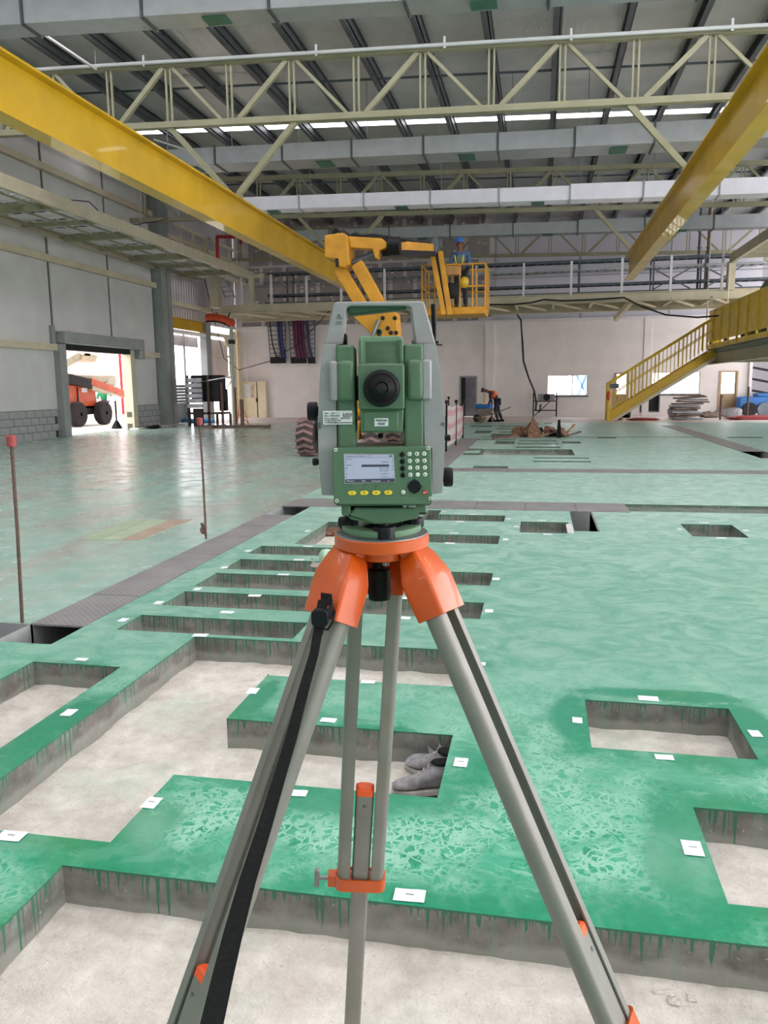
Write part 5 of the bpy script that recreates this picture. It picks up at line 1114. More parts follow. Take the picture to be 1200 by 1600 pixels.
# ------------------------------------------------------------------ rebar posts with red caps, barrier net
for k, (px, py, tpx, tpy, lb) in enumerate(((35, 973, 18, 693, 'tall rusty rebar post with red cap at the left border'), (322, 842, 312, 661, 'rusty rebar post with red cap standing on the checker plate strip'))):
    b = az(px, py); t_ = ay(tpx, tpy, b.y); r = empty('rebar_post', b, lb, 'post', 'rebar posts with red caps')
    m = MB(); m.path([b, b*.5+t_*.5+V((.004, 0, 0)), t_], .011, 7); m.build('rod', M_['rust'], r, smooth=40)
    m = MB(); s = .028; m.lathe([(.02, -.02), (s, -.018), (s*1.05, .045), (s*.8, .05)], t_, (0, 0, 1), 14); m.build('cap', M_['redcap'], r, smooth=40)
    if k:
        q = ay(317, 828, b.y); m = MB(); m.blob(q+V((.0, 0, -.0)), (.03, .02, .04), 3, .5, 7, 5); m.beam(q+V((-.01, 0, .07)), q+V((.03, 0, -.05)), .025, .02); m.build('wire_clip', M_['rust'], r)
tops = []; rr = empty('barrier_net', az(712, 700), 'faded red and white barrier net on dark rods right of the instrument', 'barrier')
rods = [((697, 706), (698, 629)), ((712, 696), (713, 628)), ((723, 685), (724, 629)), ((701, 672), (701, 622))]
for (b_, t_) in rods:
    b = az(*b_); t2 = ay(*t_, b.y); m = MB(); m.tube(b, t2, .022, 6); m.build('rod', M_['black'], rr); tops.append((b, t2))
    m = MB(); m.lathe([(.04, -.02), (.04, .05)], t2, n=8); m.build('cap', M_['black'], rr)
t = NT('barrier_net'); g = t.geo(); sx = t.n('ShaderNodeSeparateXYZ'); t.l(g, sx.inputs[0])
st = t.math('GREATER_THAN', t.math('SINE', t.math('ADD', t.math('MULTIPLY', sx.outputs[2], 21.0), t.math('MULTIPLY', t.noise(g, 1.2, 2), 5.0))), .25)
t.base(t.mix(st, S(222, 206, 208), S(214, 158, 162))); t.put('Roughness', .8); t.put('Alpha', .55); net_m = t.m
for i in range(2):
    (b, t2), (b2, t3) = tops[i], tops[i+1]; m = MB(); n = 6; g = []
    for j in range(n+1):
        for q in range(n+1):
            u = q/n; v = j/n; lo = b*(1-u)+b2*u+V((0, 0, .12)); hi = t2*(1-u)+t3*u-V((0, 0, .05)); p = lo*(1-v)+hi*v; sag = .06*math.sin(3.14*u); g.append(p+V((sag*.5, 0, -sag*v)))
    m.add(g, [(j*(n+1)+q, j*(n+1)+q+1, (j+1)*(n+1)+q+1, (j+1)*(n+1)+q) for j in range(n) for q in range(n)]); m.build('net_sheet', net_m, rr, smooth=60)

# ------------------------------------------------------------------ old shoes in the pit, small rubbish
def shoe(origin, ang, label, tilt=0, s=1.0):
    R = Matrix.Translation(V(origin)) @ Matrix.Rotation(ang, 4, 'Z') @ Matrix.Rotation(tilt, 4, 'X') @ Matrix.Scale(s, 4)
    r = empty('work_shoe', origin, label, 'shoe', 'old shoes lying in the pit')
    secs = [(-.13, .03, .02, .075), (-.11, .036, .0, .10), (-.06, .036, .0, .115), (-.02, .036, .0, .10), (.03, .042, .0, .072), (.08, .048, .0, .055), (.12, .042, .0, .045), (.14, .025, .01, .032)]
    rings = []
    for x, w, lo, hi in secs:
        hi += .012; rings.append([R @ V((x, w*math.cos(a), (lo+.02+hi)/2+(hi-lo-.02)/2*math.sin(a))) for a in [6.28318*i/12 for i in range(12)]])
    m = MB(); m.loft(rings); m.build('upper', M_['shoe'], r, smooth=60)
    m = MB(); m.prism([( -.135, -.03), (-.05, -.036), (.08, -.05), (.14, -.03), (.145, 0), (.14, .03), (.08, .05), (-.05, .036), (-.135, .03)], 0, .024, 'z'); m.v = [tuple(R @ V(v)) for v in m.v]; m.build('sole', M_['shoe_sole'], r, bevel=.004)
    m = MB(); m.lathe([(.026, 0), (.034, .008), (.03, .016)], (0, 0, 0), n=14); m.v = [tuple(R @ V((v[0]*1.5-.07, v[1], v[2]+.118))) for v in m.v]; m.build('collar', M_['black'], r)
    for i in range(4):
        m = MB(); x = -.015+i*.02; z = .112-i*.014; m.tube(R @ V((x, -.02, z)), R @ V((x+.008, .02, z)), .003, 5); m.build('lace', M_['shoe_sole'], r)
p = az(664, 1243, -.13); shoe((p.x+.0, p.y+.03, -.135), math.pi+.25, 'old grey shoe with pale sole lying nearest in the pit, toe left', .12, .95)
p = az(672, 1212, -.13); shoe((p.x+.02, p.y+.03, -.135), math.pi-.35, 'second old grey shoe behind the nearer one in the pit', -.15, .95)
m = MB(); p = az(684, 1200, -.1); m.blob((p.x-.0, p.y+.05, -.085), (.05, .05, .07), 4, .5); m.build('rag', M_['shoe'], label='crumpled grey cloth propped against the pit corner by the shoes', cat='rag', smooth=60)
p = az(505, 884); r = empty('rubbish_bag', (p.x, p.y, -.13), 'mint green bag of rubbish in a pit beside the left orange casting', 'bag')
r.location.z = 0; FR[r.name] = Matrix.Translation(r.location)
m = MB(); m.lathe([(.05, 0), (.06, .03), (.062, .1), (.045, .13), (.02, .14)], (p.x+.03, p.y, .0), n=14); m.build('jar', M_['mint_bag'], r, smooth=40)
m = MB(); m.path([(p.x-.09+.0*i, p.y-.02, .07) for i in range(1)]+[(p.x-.07, p.y-.03, .02), (p.x-.02, p.y-.05, .005), (p.x+.06, p.y-.05, .01)], .008); m.blob((p.x-.03, p.y-.02, .012), (.07, .05, .02), 3, .4); m.build('wrapping', M_['shoe_sole'], r)
p = az(520, 830, -.1); m = MB()
for i in range(4): m.blob((p.x+.05*i-.03, p.y-.05+.06*(i % 2), -.1), (.07, .05, .045), i, .5, 7, 5)
m.build('rubble', M_['debris'], label='torn brown wrapper in the pit left of the instrument base', cat='rubbish')
random.seed(31); 
for k, (px, py) in enumerate(((938, 1143), (1045, 1141), (1089, 1405), (1060, 1560))):
    p = az(px, py, -.14); m = MB()
    for i in range(5): m.blob((p.x+random.uniform(-.05, .05), p.y+random.uniform(-.02, .02), -.138), (.02, .012, .007), i, .4, 6, 4)
    m.build('stone_crumbs', M_['sand'] if 'sand' in M_ else MSA, label=['crumbs in the left corner of the square sand pit', 'torn green scrap at the back of the square sand pit', 'pale stones in the corner pit at lower right', 'loose stones on the front sand bed'][k], cat='stones')
# ------------------------------------------------------------------ total station (local frame: x right, y away from the viewer, z up)
IA = math.radians(11.1); IO = V((-.25, 1.27, 1.222)); IR = Matrix.Rotation(IA, 3, 'Z')
ts = empty('total_station', IO, 'green and grey total station with keypad on top of the orange tripod', 'surveying instrument', rot=IR)
IM = FR[ts.name].inverted()
def IL(px, py, y=0.0):
    o_ = IM @ EYE; d = (IM.to_3x3() @ ray(px, py)); return o_ + d*((y-o_.y)/d.y)
def C1(cx, cy, y=0.0): return IL(460+cx/4, 450+cy/4, y)
def poly(pts, y): return [(C1(*p, y).x, C1(*p, y).z) for p in pts]
def bx(m, c0, c1, y0, y1, yref=None):          # box whose front face at y0 covers the crop rectangle c0..c1
    yr = y0 if yref is None else yref; a = C1(*c0, yr); b = C1(*c1, yr); return m.box(min(a.x, b.x), max(a.x, b.x), y0, y1, min(a.z, b.z), max(a.z, b.z))
yf = -.055
m = MB(); m.prism(poly([(252, 1298), (170, 1295), (152, 1090), (146, 850), (158, 560), (180, 350), (300, 350), (262, 356), (262, 700), (268, 1000), (250, 1000)], yf), yf, .055); m.build('side_cover', M_['inst_grey'], ts, local=True, bevel=.006, seg=3)
m = MB(); m.prism(poly([(860, 1290), (925, 1280), (936, 1080), (940, 850), (920, 580), (884, 350), (760, 350), (806, 352), (808, 700), (812, 1000), (862, 1000)], yf), yf, .055); m.build('side_cover', M_['inst_grey'], ts, local=True, bevel=.006, seg=3)
hd = MB(); yh = -.03; hd.prism(poly([(182, 352), (247, 98), (262, 86), (795, 82), (812, 92), (884, 352), (758, 352), (728, 120), (700, 112), (352, 112), (326, 122), (302, 352)], yh), yh, .024); handle = hd.build('carry_handle', M_['inst_grey'], ts, local=True, bevel=.005, seg=3)
m = MB(); m.prism(poly([(332, 112), (340, 176), (700, 136), (700, 108)], .0), -.02, .018); m.build('handle_grip', M_['inst_green_dk'], handle, local=True, bevel=.003)
wm = IM.to_3x3()
def put(m, cx, cy, y, body, size, mat, parent, align='LEFT', shear=0, name='lettering'):
    p = C1(cx, cy, y); M = Matrix.Translation(p) @ Matrix.Rotation(math.pi/2, 4, 'X')
    if shear: M = M @ Matrix(((1, shear, 0, 0), (0, 1, 0, 0), (0, 0, 1, 0), (0, 0, 0, 1)))
    return text(body, size, mat, parent, M, name, align)
# warning triangle and marks on the left handle arm
m = MB(); p = lambda x, y: C1(x, y, yh-.0004)
for a, b in (((265, 192), (280, 160)), ((280, 160), (298, 192)), ((298, 192), (265, 192))): m.beam(p(*a), p(*b), .0006, .0009, (0, 1, 0))
m.beam(p(281, 170), p(281, 182), .0006, .0008, (0, 1, 0))
for a, b in (((262, 208), (272, 208)), ((262, 208), (262, 230)), ((262, 230), (272, 230)), ((276, 210), (290, 210)), ((283, 210), (280, 228)), ((290, 212), (294, 220)), ((274, 222), (290, 226))): m.beam(p(*a), p(*b), .0006, .0008, (0, 1, 0))
m.build('warning_mark', M_['tray'], handle, local=True)
# handle release catches
for (a, b) in (((300, 285), (328, 350)), ((735, 320), (760, 350))):
    m = MB(); bx(m, a, b, -.015, .015); m.build('handle_catch', M_['black'] if a[0] < 400 else M_['inst_grey'], ts, local=True, bevel=.002)
# standards
for k, (a, b) in enumerate((((259, 357), (385, 1003)), ((682, 350), (808, 1003)))):
    m = MB(); bx(m, a, b, -.060, .052); st_ = m.build('standard', M_['inst_green'], ts, local=True, bevel=.004, seg=3)
    if k == 0: g0, g1, w0, w1 = (262, 452), (378, 708), (217, 456), (275, 707)
    else: g0, g1, w0, w1 = (704, 445), (808, 700), (795, 446), (859, 700)
    m = MB(); bx(m, g0, g1, -.072, -.055); m.build('axis_cover', M_['inst_green'], ts, local=True, bevel=.007, seg=4)
    m = MB(); bx(m, w0, w1, -.069, -.05); m.build('axis_cover_side', M_['inst_grey'], ts, local=True, bevel=.004, seg=3)
# telescope
yt = -.066
m = MB(); a = C1(400, 300, yt); 
m.prism(poly([(402, 480), (402, 312), (412, 300), (660, 298), (680, 312), (684, 480)], yt), yt+.006, .07); tel = m.build('telescope_top', M_['inst_green_lt'], ts, local=True, bevel=.004, seg=3)  # paler green puts the light on the telescope top into the colour
for q_ in (((400, 320), (428, 476)), ((655, 320), (682, 476))):
  m = MB(); bx(m, *q_, yt-.001, yt+.02); m.build('telescope_rib', M_['inst_green'], ts, local=True, bevel=.002)
m = MB(); m.prism([(yt+.006, C1(0, 482, yt).z), (yt+.006, C1(0, 330, yt).z), (yt+.014, C1(0, 303, yt).z), (.0, C1(0, 300, yt).z), (.0, C1(0, 482, yt).z)], C1(428, 0, yt).x, C1(655, 0, yt).x, 'x'); m.build('telescope_slope', M_['inst_green_lt'], ts, local=True, bevel=.002)  # slope in the same lit green
m = MB(); bx(m, (396, 474), (690, 757), yt-.010, .075); m.build('telescope_body', M_['inst_green'], ts, local=True, bevel=.003, seg=3)
m = MB(); m.prism(poly([(410, 757), (684, 757), (678, 895), (670, 906), (425, 906), (412, 895)], yt), yt, .06); m.build('telescope_base', M_['inst_green'], ts, local=True, bevel=.003, seg=3)
m = MB(); bx(m, (432, 772), (650, 895), yt-.002, yt+.01); m.build('telescope_plate', M_['inst_green'], ts, local=True, bevel=.0015)
m = MB(); c = C1(538, 908, -.03); m.lathe([(.004, 0), (.004, .006), (.002, .008)], c, (0, 0, -1), 12); m.build('lock_pin', M_['black'], ts, local=True)
# trunnion between telescope and standards
m = MB(); c0 = C1(385, 625, 0); c1 = C1(690, 625, 0); m.tube((c0.x-.004, 0, c0.z), (c1.x+.004, 0, c0.z), .02, 16); m.build('trunnion', M_['dark'], ts, local=True, smooth=40)
# eyepiece
c = C1(545, 627, yt-.02); R1 = (C1(662, 627, yt-.02)-c).x
n = 72; prof = [(1, -.010), (1, .004), (.94, .008), (.80, .010)]
m = MB(); vs = []
for r_, t_ in prof: vs.append([(c.x+R1*r_*(1-.03*(j % 2) if r_ == 1 else 1)*math.cos(6.28318*j/n), c.y-t_, c.z+R1*r_*(1-.03*(j % 2) if r_ == 1 else 1)*math.sin(6.28318*j/n)) for j in range(n)])
m.loft(vs); m.build('focus_ring', M_['navy'], ts, local=True, smooth=25)
m = MB(); m.lathe([(R1*.74, .008), (R1*.70, .016), (R1*.45, .020), (R1*.42, .030), (R1*.36, .034), (R1*.30, .032)], c, (0, -1, .0001), 40); m.build('eyepiece', M_['black'], ts, local=True, smooth=40)
m = MB(); m.lathe([(R1*.28, .033), (R1*.12, .034)], c, (0, -1, .0001), 24); m.build('eye_lens', paint('dark_lens', S(10, 10, 16), .08, 0, .02), ts, local=True, smooth=40)
m = MB(); cc = C1(530, 277, -.02); m.lathe([(.0045, -.012), (.0050, -.010), (.0050, .012), (.0034, .0125), (.003, .006)], cc, (0, -1, .0001), 20); m.box(cc.x-.003, cc.x+.003, -.02, .02, cc.z-.010, cc.z-.003); m.build('optical_sight', M_['inst_green_dk'], ts, local=True, smooth=40)
m = MB(); m.lathe([(.0032, 0), (.0032, .001)], cc+V((0, -.0128, 0)), (0, -1, .0001), 14); m.build('sight_glass', M_['black'], ts, local=True)
# label on the telescope, sticker on the left
m = MB(); bx(m, (500, 814), (587, 864), yt-.0028, yt-.0018); lab = m.build('telescope_label', M_['sticker'], ts, local=True, label='small white label with two lines of bold print')
put(m, 543, 834, yt-.0032, 'PinPoint', .0052, M_['print'], lab, 'CENTER', .2); put(m, 543, 856, yt-.0032, 'R500', .0052, M_['print'], lab, 'CENTER', .2)
ysk = -.0612; m = MB(); bx(m, (178, 768), (363, 852), ysk-.0006, ysk); stk = m.build('service_sticker', M_['sticker'], ts, local=True, bevel=.0002, label='white service sticker with five printed lines')
for (x, y, s, sz) in ((188, 789, 'S/N   1339  71', .0038), (188, 804, 'Date  30/01/2022', .0034), (188, 820, 'Prox. Inspeção:   30/01/2023', .0035), (188, 833, 'Tel (21) 3615-7890', .0033), (188, 846, 'certificado@leica-geosystems.com', .0036)):
    put(m, x, y, ysk-.0009, s, sz, M_['print'], stk)
put(m, 300, 797, ysk-.0009, 'Leica', .0072, M_['print'], stk, 'LEFT', .25); put(m, 303, 805, ysk-.0009, 'Geosystems', .0028, M_['print'], stk)
# knobs
def knob(cx, cy0, cy1, xw, y, name, ridges=20, dirx=1, sm=False):
    a = C1(cx, cy0, y); b = C1(cx, cy1, y); R = (a.z-b.z)/2; c = V((a.x, y, (a.z+b.z)/2)); L = abs(C1(cx+xw, cy0, y).x-a.x); m = MB(); n = ridges*2; rings = []
    for r_, t_ in ((.5, -.01), (.5, 0), (.93, 0), (1, .003), (1, L-.003), (.9, L), (.3, L)):
        rings.append([(c.x+dirx*t_, c.y+R*r_*(1-.04*(j % 2) if r_ > .9 else 1)*math.cos(6.28318*j/n), c.z+R*r_*(1-.04*(j % 2) if r_ > .9 else 1)*math.sin(6.28318*j/n)) for j in range(n)])
    m.loft(rings); return m.build(name, M_['navy'], ts, local=True, smooth=25)
knob(142, 710, 832, 60, 0, 'focus_knob', 22, -1); knob(932, 1122, 1242, 56, 0, 'drive_knob', 22, 1)
knob(148, 1060, 1112, 34, -.01, 'clamp_lever', 5, -1); knob(940, 915, 958, 34, -.01, 'clamp_lever', 5, 1)
for (a, b) in (((144, 840), (165, 880)), ((920, 840), (938, 860))):
    m = MB(); bx(m, a, b, yf-.002, yf+.01); m.build('cover_notch', M_['tray'], ts, local=True)
# antenna-like black rod behind the right shoulder
m = MB(); a = C1(868, 100, .06); b = C1(878, 345, .06); m.path([a, a+V((0, 0, -.002)), (a+b)/2, b], [.0035, .0042, .0042, .002], 12); m.build('stylus_rod', M_['black'], ts, local=True, smooth=50)
m = MB(); m.tube(C1(872, 352, .06), C1(925, 357, .06), .0012, 6); bx(m, (840, 345), (885, 358), .0, .062, .06); m.build('stylus_hook', M_['black'], ts, local=True)
# keyboard
yk = -.080; tilt = 0
m = MB(); m.prism(poly([(249, 1000), (838, 990), (850, 1000), (864, 1345), (855, 1352), (252, 1352), (246, 1345), (240, 1010)], yk), yk, -.045); kb = m.build('keyboard', M_['inst_green'], ts, local=True, bevel=.004, seg=3)
m = MB(); m.prism(poly([(252, 1340), (862, 1340), (850, 1362), (262, 1366)], yk), yk+.003, -.03); m.build('keyboard_skirt', M_['inst_green_dk'], ts, local=True, bevel=.002)
yk2 = yk-.0008
m = MB(); m.prism(poly([(306, 1036), (622, 1038), (632, 1215), (313, 1224)], yk2), yk2, yk+.001); m.build('screen_bezel', M_['inst_grey'], kb, local=True)
ys = yk2-.0005
m = MB(); m.prism(poly([(311, 1042), (617, 1044), (627, 1212), (317, 1219)], ys), ys, yk2); scr = m.build('screen', M_['screen'], kb, local=True)
ysn = ys-.0003
m = MB(); m.prism(poly([(318, 1196), (626, 1190), (627, 1212), (318, 1218)], ysn), ysn, ys); m.prism(poly([(420, 1104), (592, 1103), (592, 1117), (420, 1119)], ysn), ysn, ys); m.prism(poly([(318, 1059), (612, 1057), (612, 1058.6), (318, 1060.6)], ysn), ysn, ys)
m.build('screen_bars', M_['screen_bar'], scr, local=True)
T_ = lambda x, y, s, sz=.0036, al='LEFT', mt='screen_ink': put(None, x, y, ysn-.0002, s, sz, M_[mt], scr, al, name='screen_text')
T_(320, 1056, '[Resection]  Results   1/3', .0038); T_(590, 1055, '\u25A0\u25A0', .003)
for y, a, b in ((1074, 'Station :', '1'), (1092, 'hi       :', '0.000 m'), (1112, 'PtID/hr :', ''), (1131, 'Hz       :', '359\u00b057\'38"'), (1146, 'V        :', '89\u00b058\'40"'), (1166, '\u25E2', '14.607 m'), (1186, '\u25E2', '15.374 m')):
    T_(318, y, a, .0036); T_(592, y, b, .0036, 'RIGHT')
for x, y in ((612, 1076), (612, 1096), (612, 1118), (612, 1140), (612, 1186)): T_(x, y, '\u2261', .0044, 'CENTER')
for x, s in ((352, 'Measure'), (434, 'Dist'), (510, 'Compute'), (588, '\u2193')): T_(x, 1210, s, .0036, 'CENTER', 'sticker')
for i, x in enumerate((360, 436, 511, 586)):
    a = C1(x, 1281-i*.9, yk); m = MB(); m.loft([[(a.x+sx*.0056*k+(.0044*math.cos(t_) if 1 else 0)*k*.9*(1 if sx*math.cos(t_) > 0 else 1), yk-d, a.z+.0031*math.sin(t_)*k) for (sx, t_) in [((1 if math.cos(6.28318*j/16) > 0 else -1)*.35, 6.28318*j/16) for j in range(16)]] for d, k in ((-.001, 1.1), (.0015, 1.1), (.0024, .92))])
    ky = m.build('function_key', M_['yellow_key'], kb, local=True, smooth=30); put(None, x, 1285-i*.9, yk-.0027, 'F%d' % (i+1), .0032, M_['print'], ky, 'CENTER')
    m = MB(); m.beam(C1(x, 1234, yk-.0004), C1(x, 1252, yk-.0004), .0003, .0004, (0, 1, 0)); m.build('key_tick', M_['inst_green_dk'], kb, local=True)
nums = [['7', '8', '9'], ['4', '5', '6'], ['1', '2', '3'], ['0', '.', '\u00b1']]; sups = [['stu/', 'vwx+', 'yz*?'], ['jkl!', 'mno#', 'pqr$'], ['abc', 'def', 'ghi'], ['/$%', '.@&', '+-_']]
for r_ in range(4):
    cyk = 1039+43.3*r_
    a = C1(674+1.3*r_, cyk+2, yk); m = MB(); m.lathe([(.0039, 0), (.0037, .002), (.0026, .0026)], a, (0, -1, .0001), 20); ky = m.build('side_key', M_['black'], kb, local=True, smooth=30)
    put(None, 674+1.3*r_, cyk-16, yk-.0003, ['FNC', 'USER', 'EDM', 'PgUp'][r_], .0018, M_['inst_green_dk'], kb, 'CENTER')
    for c_ in range(3):
        x = (719, 765, 811)[c_]+1.7*r_; y = cyk-2-c_*.8; a = C1(x, y, yk); m = MB(); m.lathe([(.0034, 0), (.0033, .002), (.0024, .0026)], a, (0, -1, .0001), 20); ky = m.build('number_key', M_['white_key'], kb, local=True, smooth=30)
        put(None, x, y+6, yk-.0029, nums[r_][c_], .0044, M_['print'], ky, 'CENTER'); put(None, x, y-16, yk-.0003, sups[r_][c_], .0018, M_['inst_green_dk'], kb, 'CENTER')
a = C1(751, 1240, yk); m = MB(); Rn = (C1(792, 1240, yk)-a).x; m.lathe([(Rn, 0), (Rn, .0025), (Rn*.9, .0035), (Rn*.5, .003)], a, (0, -1, .0001), 36)
for k in range(4): th = math.pi/2*k; d = V((math.cos(th), 0, math.sin(th))); m.lathe([(.0013, 0), (.0011, .003)], a+d*Rn*1.04, (0, -1, .0001), 10)
m.build('navigation_key', M_['navy'], kb, local=True, smooth=30)
a = C1(680, 1276, yk); m = MB(); m.lathe([(.0033, 0), (.0032, .002), (.002, .0026)], a, (0, -1, .0001), 18); ky = m.build('escape_key', M_['white_key'], kb, local=True, smooth=30); put(None, 680, 1280, yk-.0029, 'ESC', .0016, M_['print'], ky, 'CENTER')
m = MB(); m.prism(poly([(800, 1284), (802, 1272), (822, 1260), (834, 1262), (833, 1284), (826, 1290), (806, 1290)], yk), yk-.0024, yk); ky = m.build('enter_key', M_['red_key'], kb, local=True, bevel=.0006)
m = MB(); m.beam(C1(808, 1279, yk-.0027), C1(824, 1277, yk-.0027), .0007, .0006, (0, 1, 0)); m.beam(C1(824, 1277, yk-.0027), C1(826, 1268, yk-.0027), .0007, .0006, (0, 1, 0)); m.prism([(C1(*q, yk).x, C1(*q, yk).z) for q in ((804, 1279), (811, 1274), (811, 1284))], yk-.0028, yk-.0025); m.build('enter_arrow', M_['sticker'], ky, local=True)
for q in ((259, 1011), (836, 1000), (266, 1329), (850, 1315)):
    a = C1(*q, yk); m = MB(); m.lathe([(.0029, 0), (.0026, .001), (.0017, .0008)], a, (0, -1, .0001), 16); sc_ = m.build('screw', M_['white_key'], kb, local=True, smooth=30); m = MB(); m.lathe([(.0013, .0008), (.0012, .0012)], a, (0, -1, .0001), 8); m.build('screw_socket', M_['black'], sc_, local=True)
# crossbar behind (lower body between the standards)
m = MB(); bx(m, (385, 985), (690, 1010), -.03, .05); m.build('alidade_bridge', M_['inst_grey'], ts, local=True, bevel=.003)
m = MB(); bx(m, (300, 1180), (830, 1350), -.044, .05, -.04); m.build('lower_housing', M_['inst_green'], ts, local=True, bevel=.006)
# ------------------------------------------------------------------ tribrach (separate, locked under the instrument -> part of it)
tz = C1(0, 1358, 0).z; 
m = MB(); bx(m, (370, 1352), (720, 1386), -.05, .05, -.05); m.build('base_ring', M_['dark'], ts, local=True, bevel=.004)
yb3 = -.062
m = MB(); m.prism(poly([(292, 1352), (350, 1354), (352, 1400), (380, 1372), (740, 1372), (770, 1350), (828, 1345), (826, 1420), (780, 1422), (770, 1444), (730, 1450), (640, 1470), (600, 1478), (500, 1478), (470, 1470), (350, 1448), (335, 1428), (295, 1424)], yb3), yb3, .045); tb = m.build('tribrach', M_['inst_green'], ts, local=True, bevel=.004, seg=3)
m = MB(); 
for x in (690, 725, 745): c = C1(x, 1358, -.066); m.lathe([(.004, -.01), (.004, .0), (.002, .001)], c, (0, -1, .0001), 12)
m.build('tribrach_screw', M_['steel'], tb, local=True)
m = MB(); bx(m, (782, 1404), (824, 1412), yb3-.001, yb3+.002); m.build('lock_slot', M_['dark'], tb, local=True)
for (x0, x1, y0, y1, yy) in ((270, 405, 1435, 1494, .012), (678, 812, 1435, 1492, .012), (490, 638, 1490, 1572, -.055)):
    a, b = C1(x0, y0, yy), C1(x1, y1, yy); R = (b.x-a.x)/2; c = V(((a.x+b.x)/2, yy, b.z)); hh = a.z-b.z; n = 24; m = MB(); rings = []
    for r_, t_ in ((.5, -.006), (.85, 0), (1, .003), (1, hh-.003), (.9, hh), (.35, hh+.002), (.32, hh+.012)):
        rings.append([(c.x+R*r_*(1-.09*(j % 3 == 0) if r_ == 1 else 1)*math.cos(6.28318*j/n), yy+R*r_*(1-.09*(j % 3 == 0) if r_ == 1 else 1)*math.sin(6.28318*j/n), c.z+t_) for j in range(n)])
    m.loft(rings); m.build('foot_screw', M_['navy'], tb, local=True, smooth=30)
# base plate of the tribrach: rounded triangle ring
c = C1(545, 1535, 0); bzp = C1(0, 1556, -.066).z
ring = []
for j in range(48):
    th = 6.28318*j/48; rr_ = .066*(1+.05*math.cos(3*(th+math.pi/2))); ring.append((c.x+rr_*math.cos(th), rr_*math.sin(th)))
m = MB(); z0_, z1_ = bzp-.004, bzp+.007
rg = lambda k, z: [(c.x+(x-c.x)*k, y*k, z) for x, y in ring]
N = 48; vs = rg(.98, z0_)+rg(1, z0_+.002)+rg(1, z1_-.001)+rg(.97, z1_)+rg(.60, z1_)+rg(.58, z0_)
m.add(vs, [(i*N+j, i*N+(j+1) % N, ((i+1) % 6)*N+(j+1) % N, ((i+1) % 6)*N+j) for i in range(6) for j in range(N)]); m.build('tribrach_base_plate', M_['inst_green_lt'], tb, local=True, smooth=40)
m = MB(); bx(m, (408, 1500), (520, 1535), .0, .012); m.build('spring_plate', paint('copper_plate', S(152, 112, 88), .5, .3), tb, local=True, bevel=.001)
m = MB(); m.lathe([(.03, z0_), (.03, z1_-.003), (.012, z1_+.003), (.012, z1_+.02)], (c.x, 0, 0), n=24); m.build('centre_boss', M_['dark'], tb, local=True)

# ------------------------------------------------------------------ tripod
FZ = -PD
zw = IO.z + bzp - .004     # top of the tripod head
hc = (FR[ts.name] @ V((c.x, 0, 0))); hc.z = 0
tp = empty('tripod', (hc.x, hc.y, FZ), 'aluminium survey tripod with orange head, orange clamps and a black strap', 'tripod')
TR_ = IR
def hp(r, th, z): v = TR_ @ V((r*math.cos(th), r*math.sin(th), 0)); return (hc.x+v.x, hc.y+v.y, z)
def disc(rs, zs, n=60, lobe=.03): return [[hp(r*(1+lobe*math.cos(3*(6.28318*j/n+math.pi/2))), 6.28318*j/n, z) for j in range(n)] for r, z in zip(rs, zs)]
m = MB(); m.loft(disc([.074, .077, .077, .073], [zw-.0005, zw-.002, zw-.004, zw-.005])); m.build('head_top', M_['steel'], tp, smooth=40)
m = MB(); m.loft(disc([.077, .079, .079, .077], [zw-.004, zw-.006, zw-.023, zw-.025])); m.build('head_plate', M_['orange'], tp, smooth=40)
m = MB(); m.loft(disc([.05, .053, .053, .05], [zw-.025, zw-.027, zw-.040, zw-.042], lobe=.1)); m.build('head_lower_ring', M_['orange'], tp, smooth=40)
m = MB(); m.lathe([(.018, -.05), (.019, -.038), (.0185, 0), (.012, .004), (.012, .03)], (hc.x-.003, hc.y-.01, zw-.042-.022), n=28); m.build('fixing_screw', M_['black'], tp, smooth=40)
m = MB(); m.lathe([(.006, -.006), (.006, .004)], (hc.x+.012, hc.y-.028, zw-.046), n=12); m.build('fixing_bolt', M_['steel'], tp)
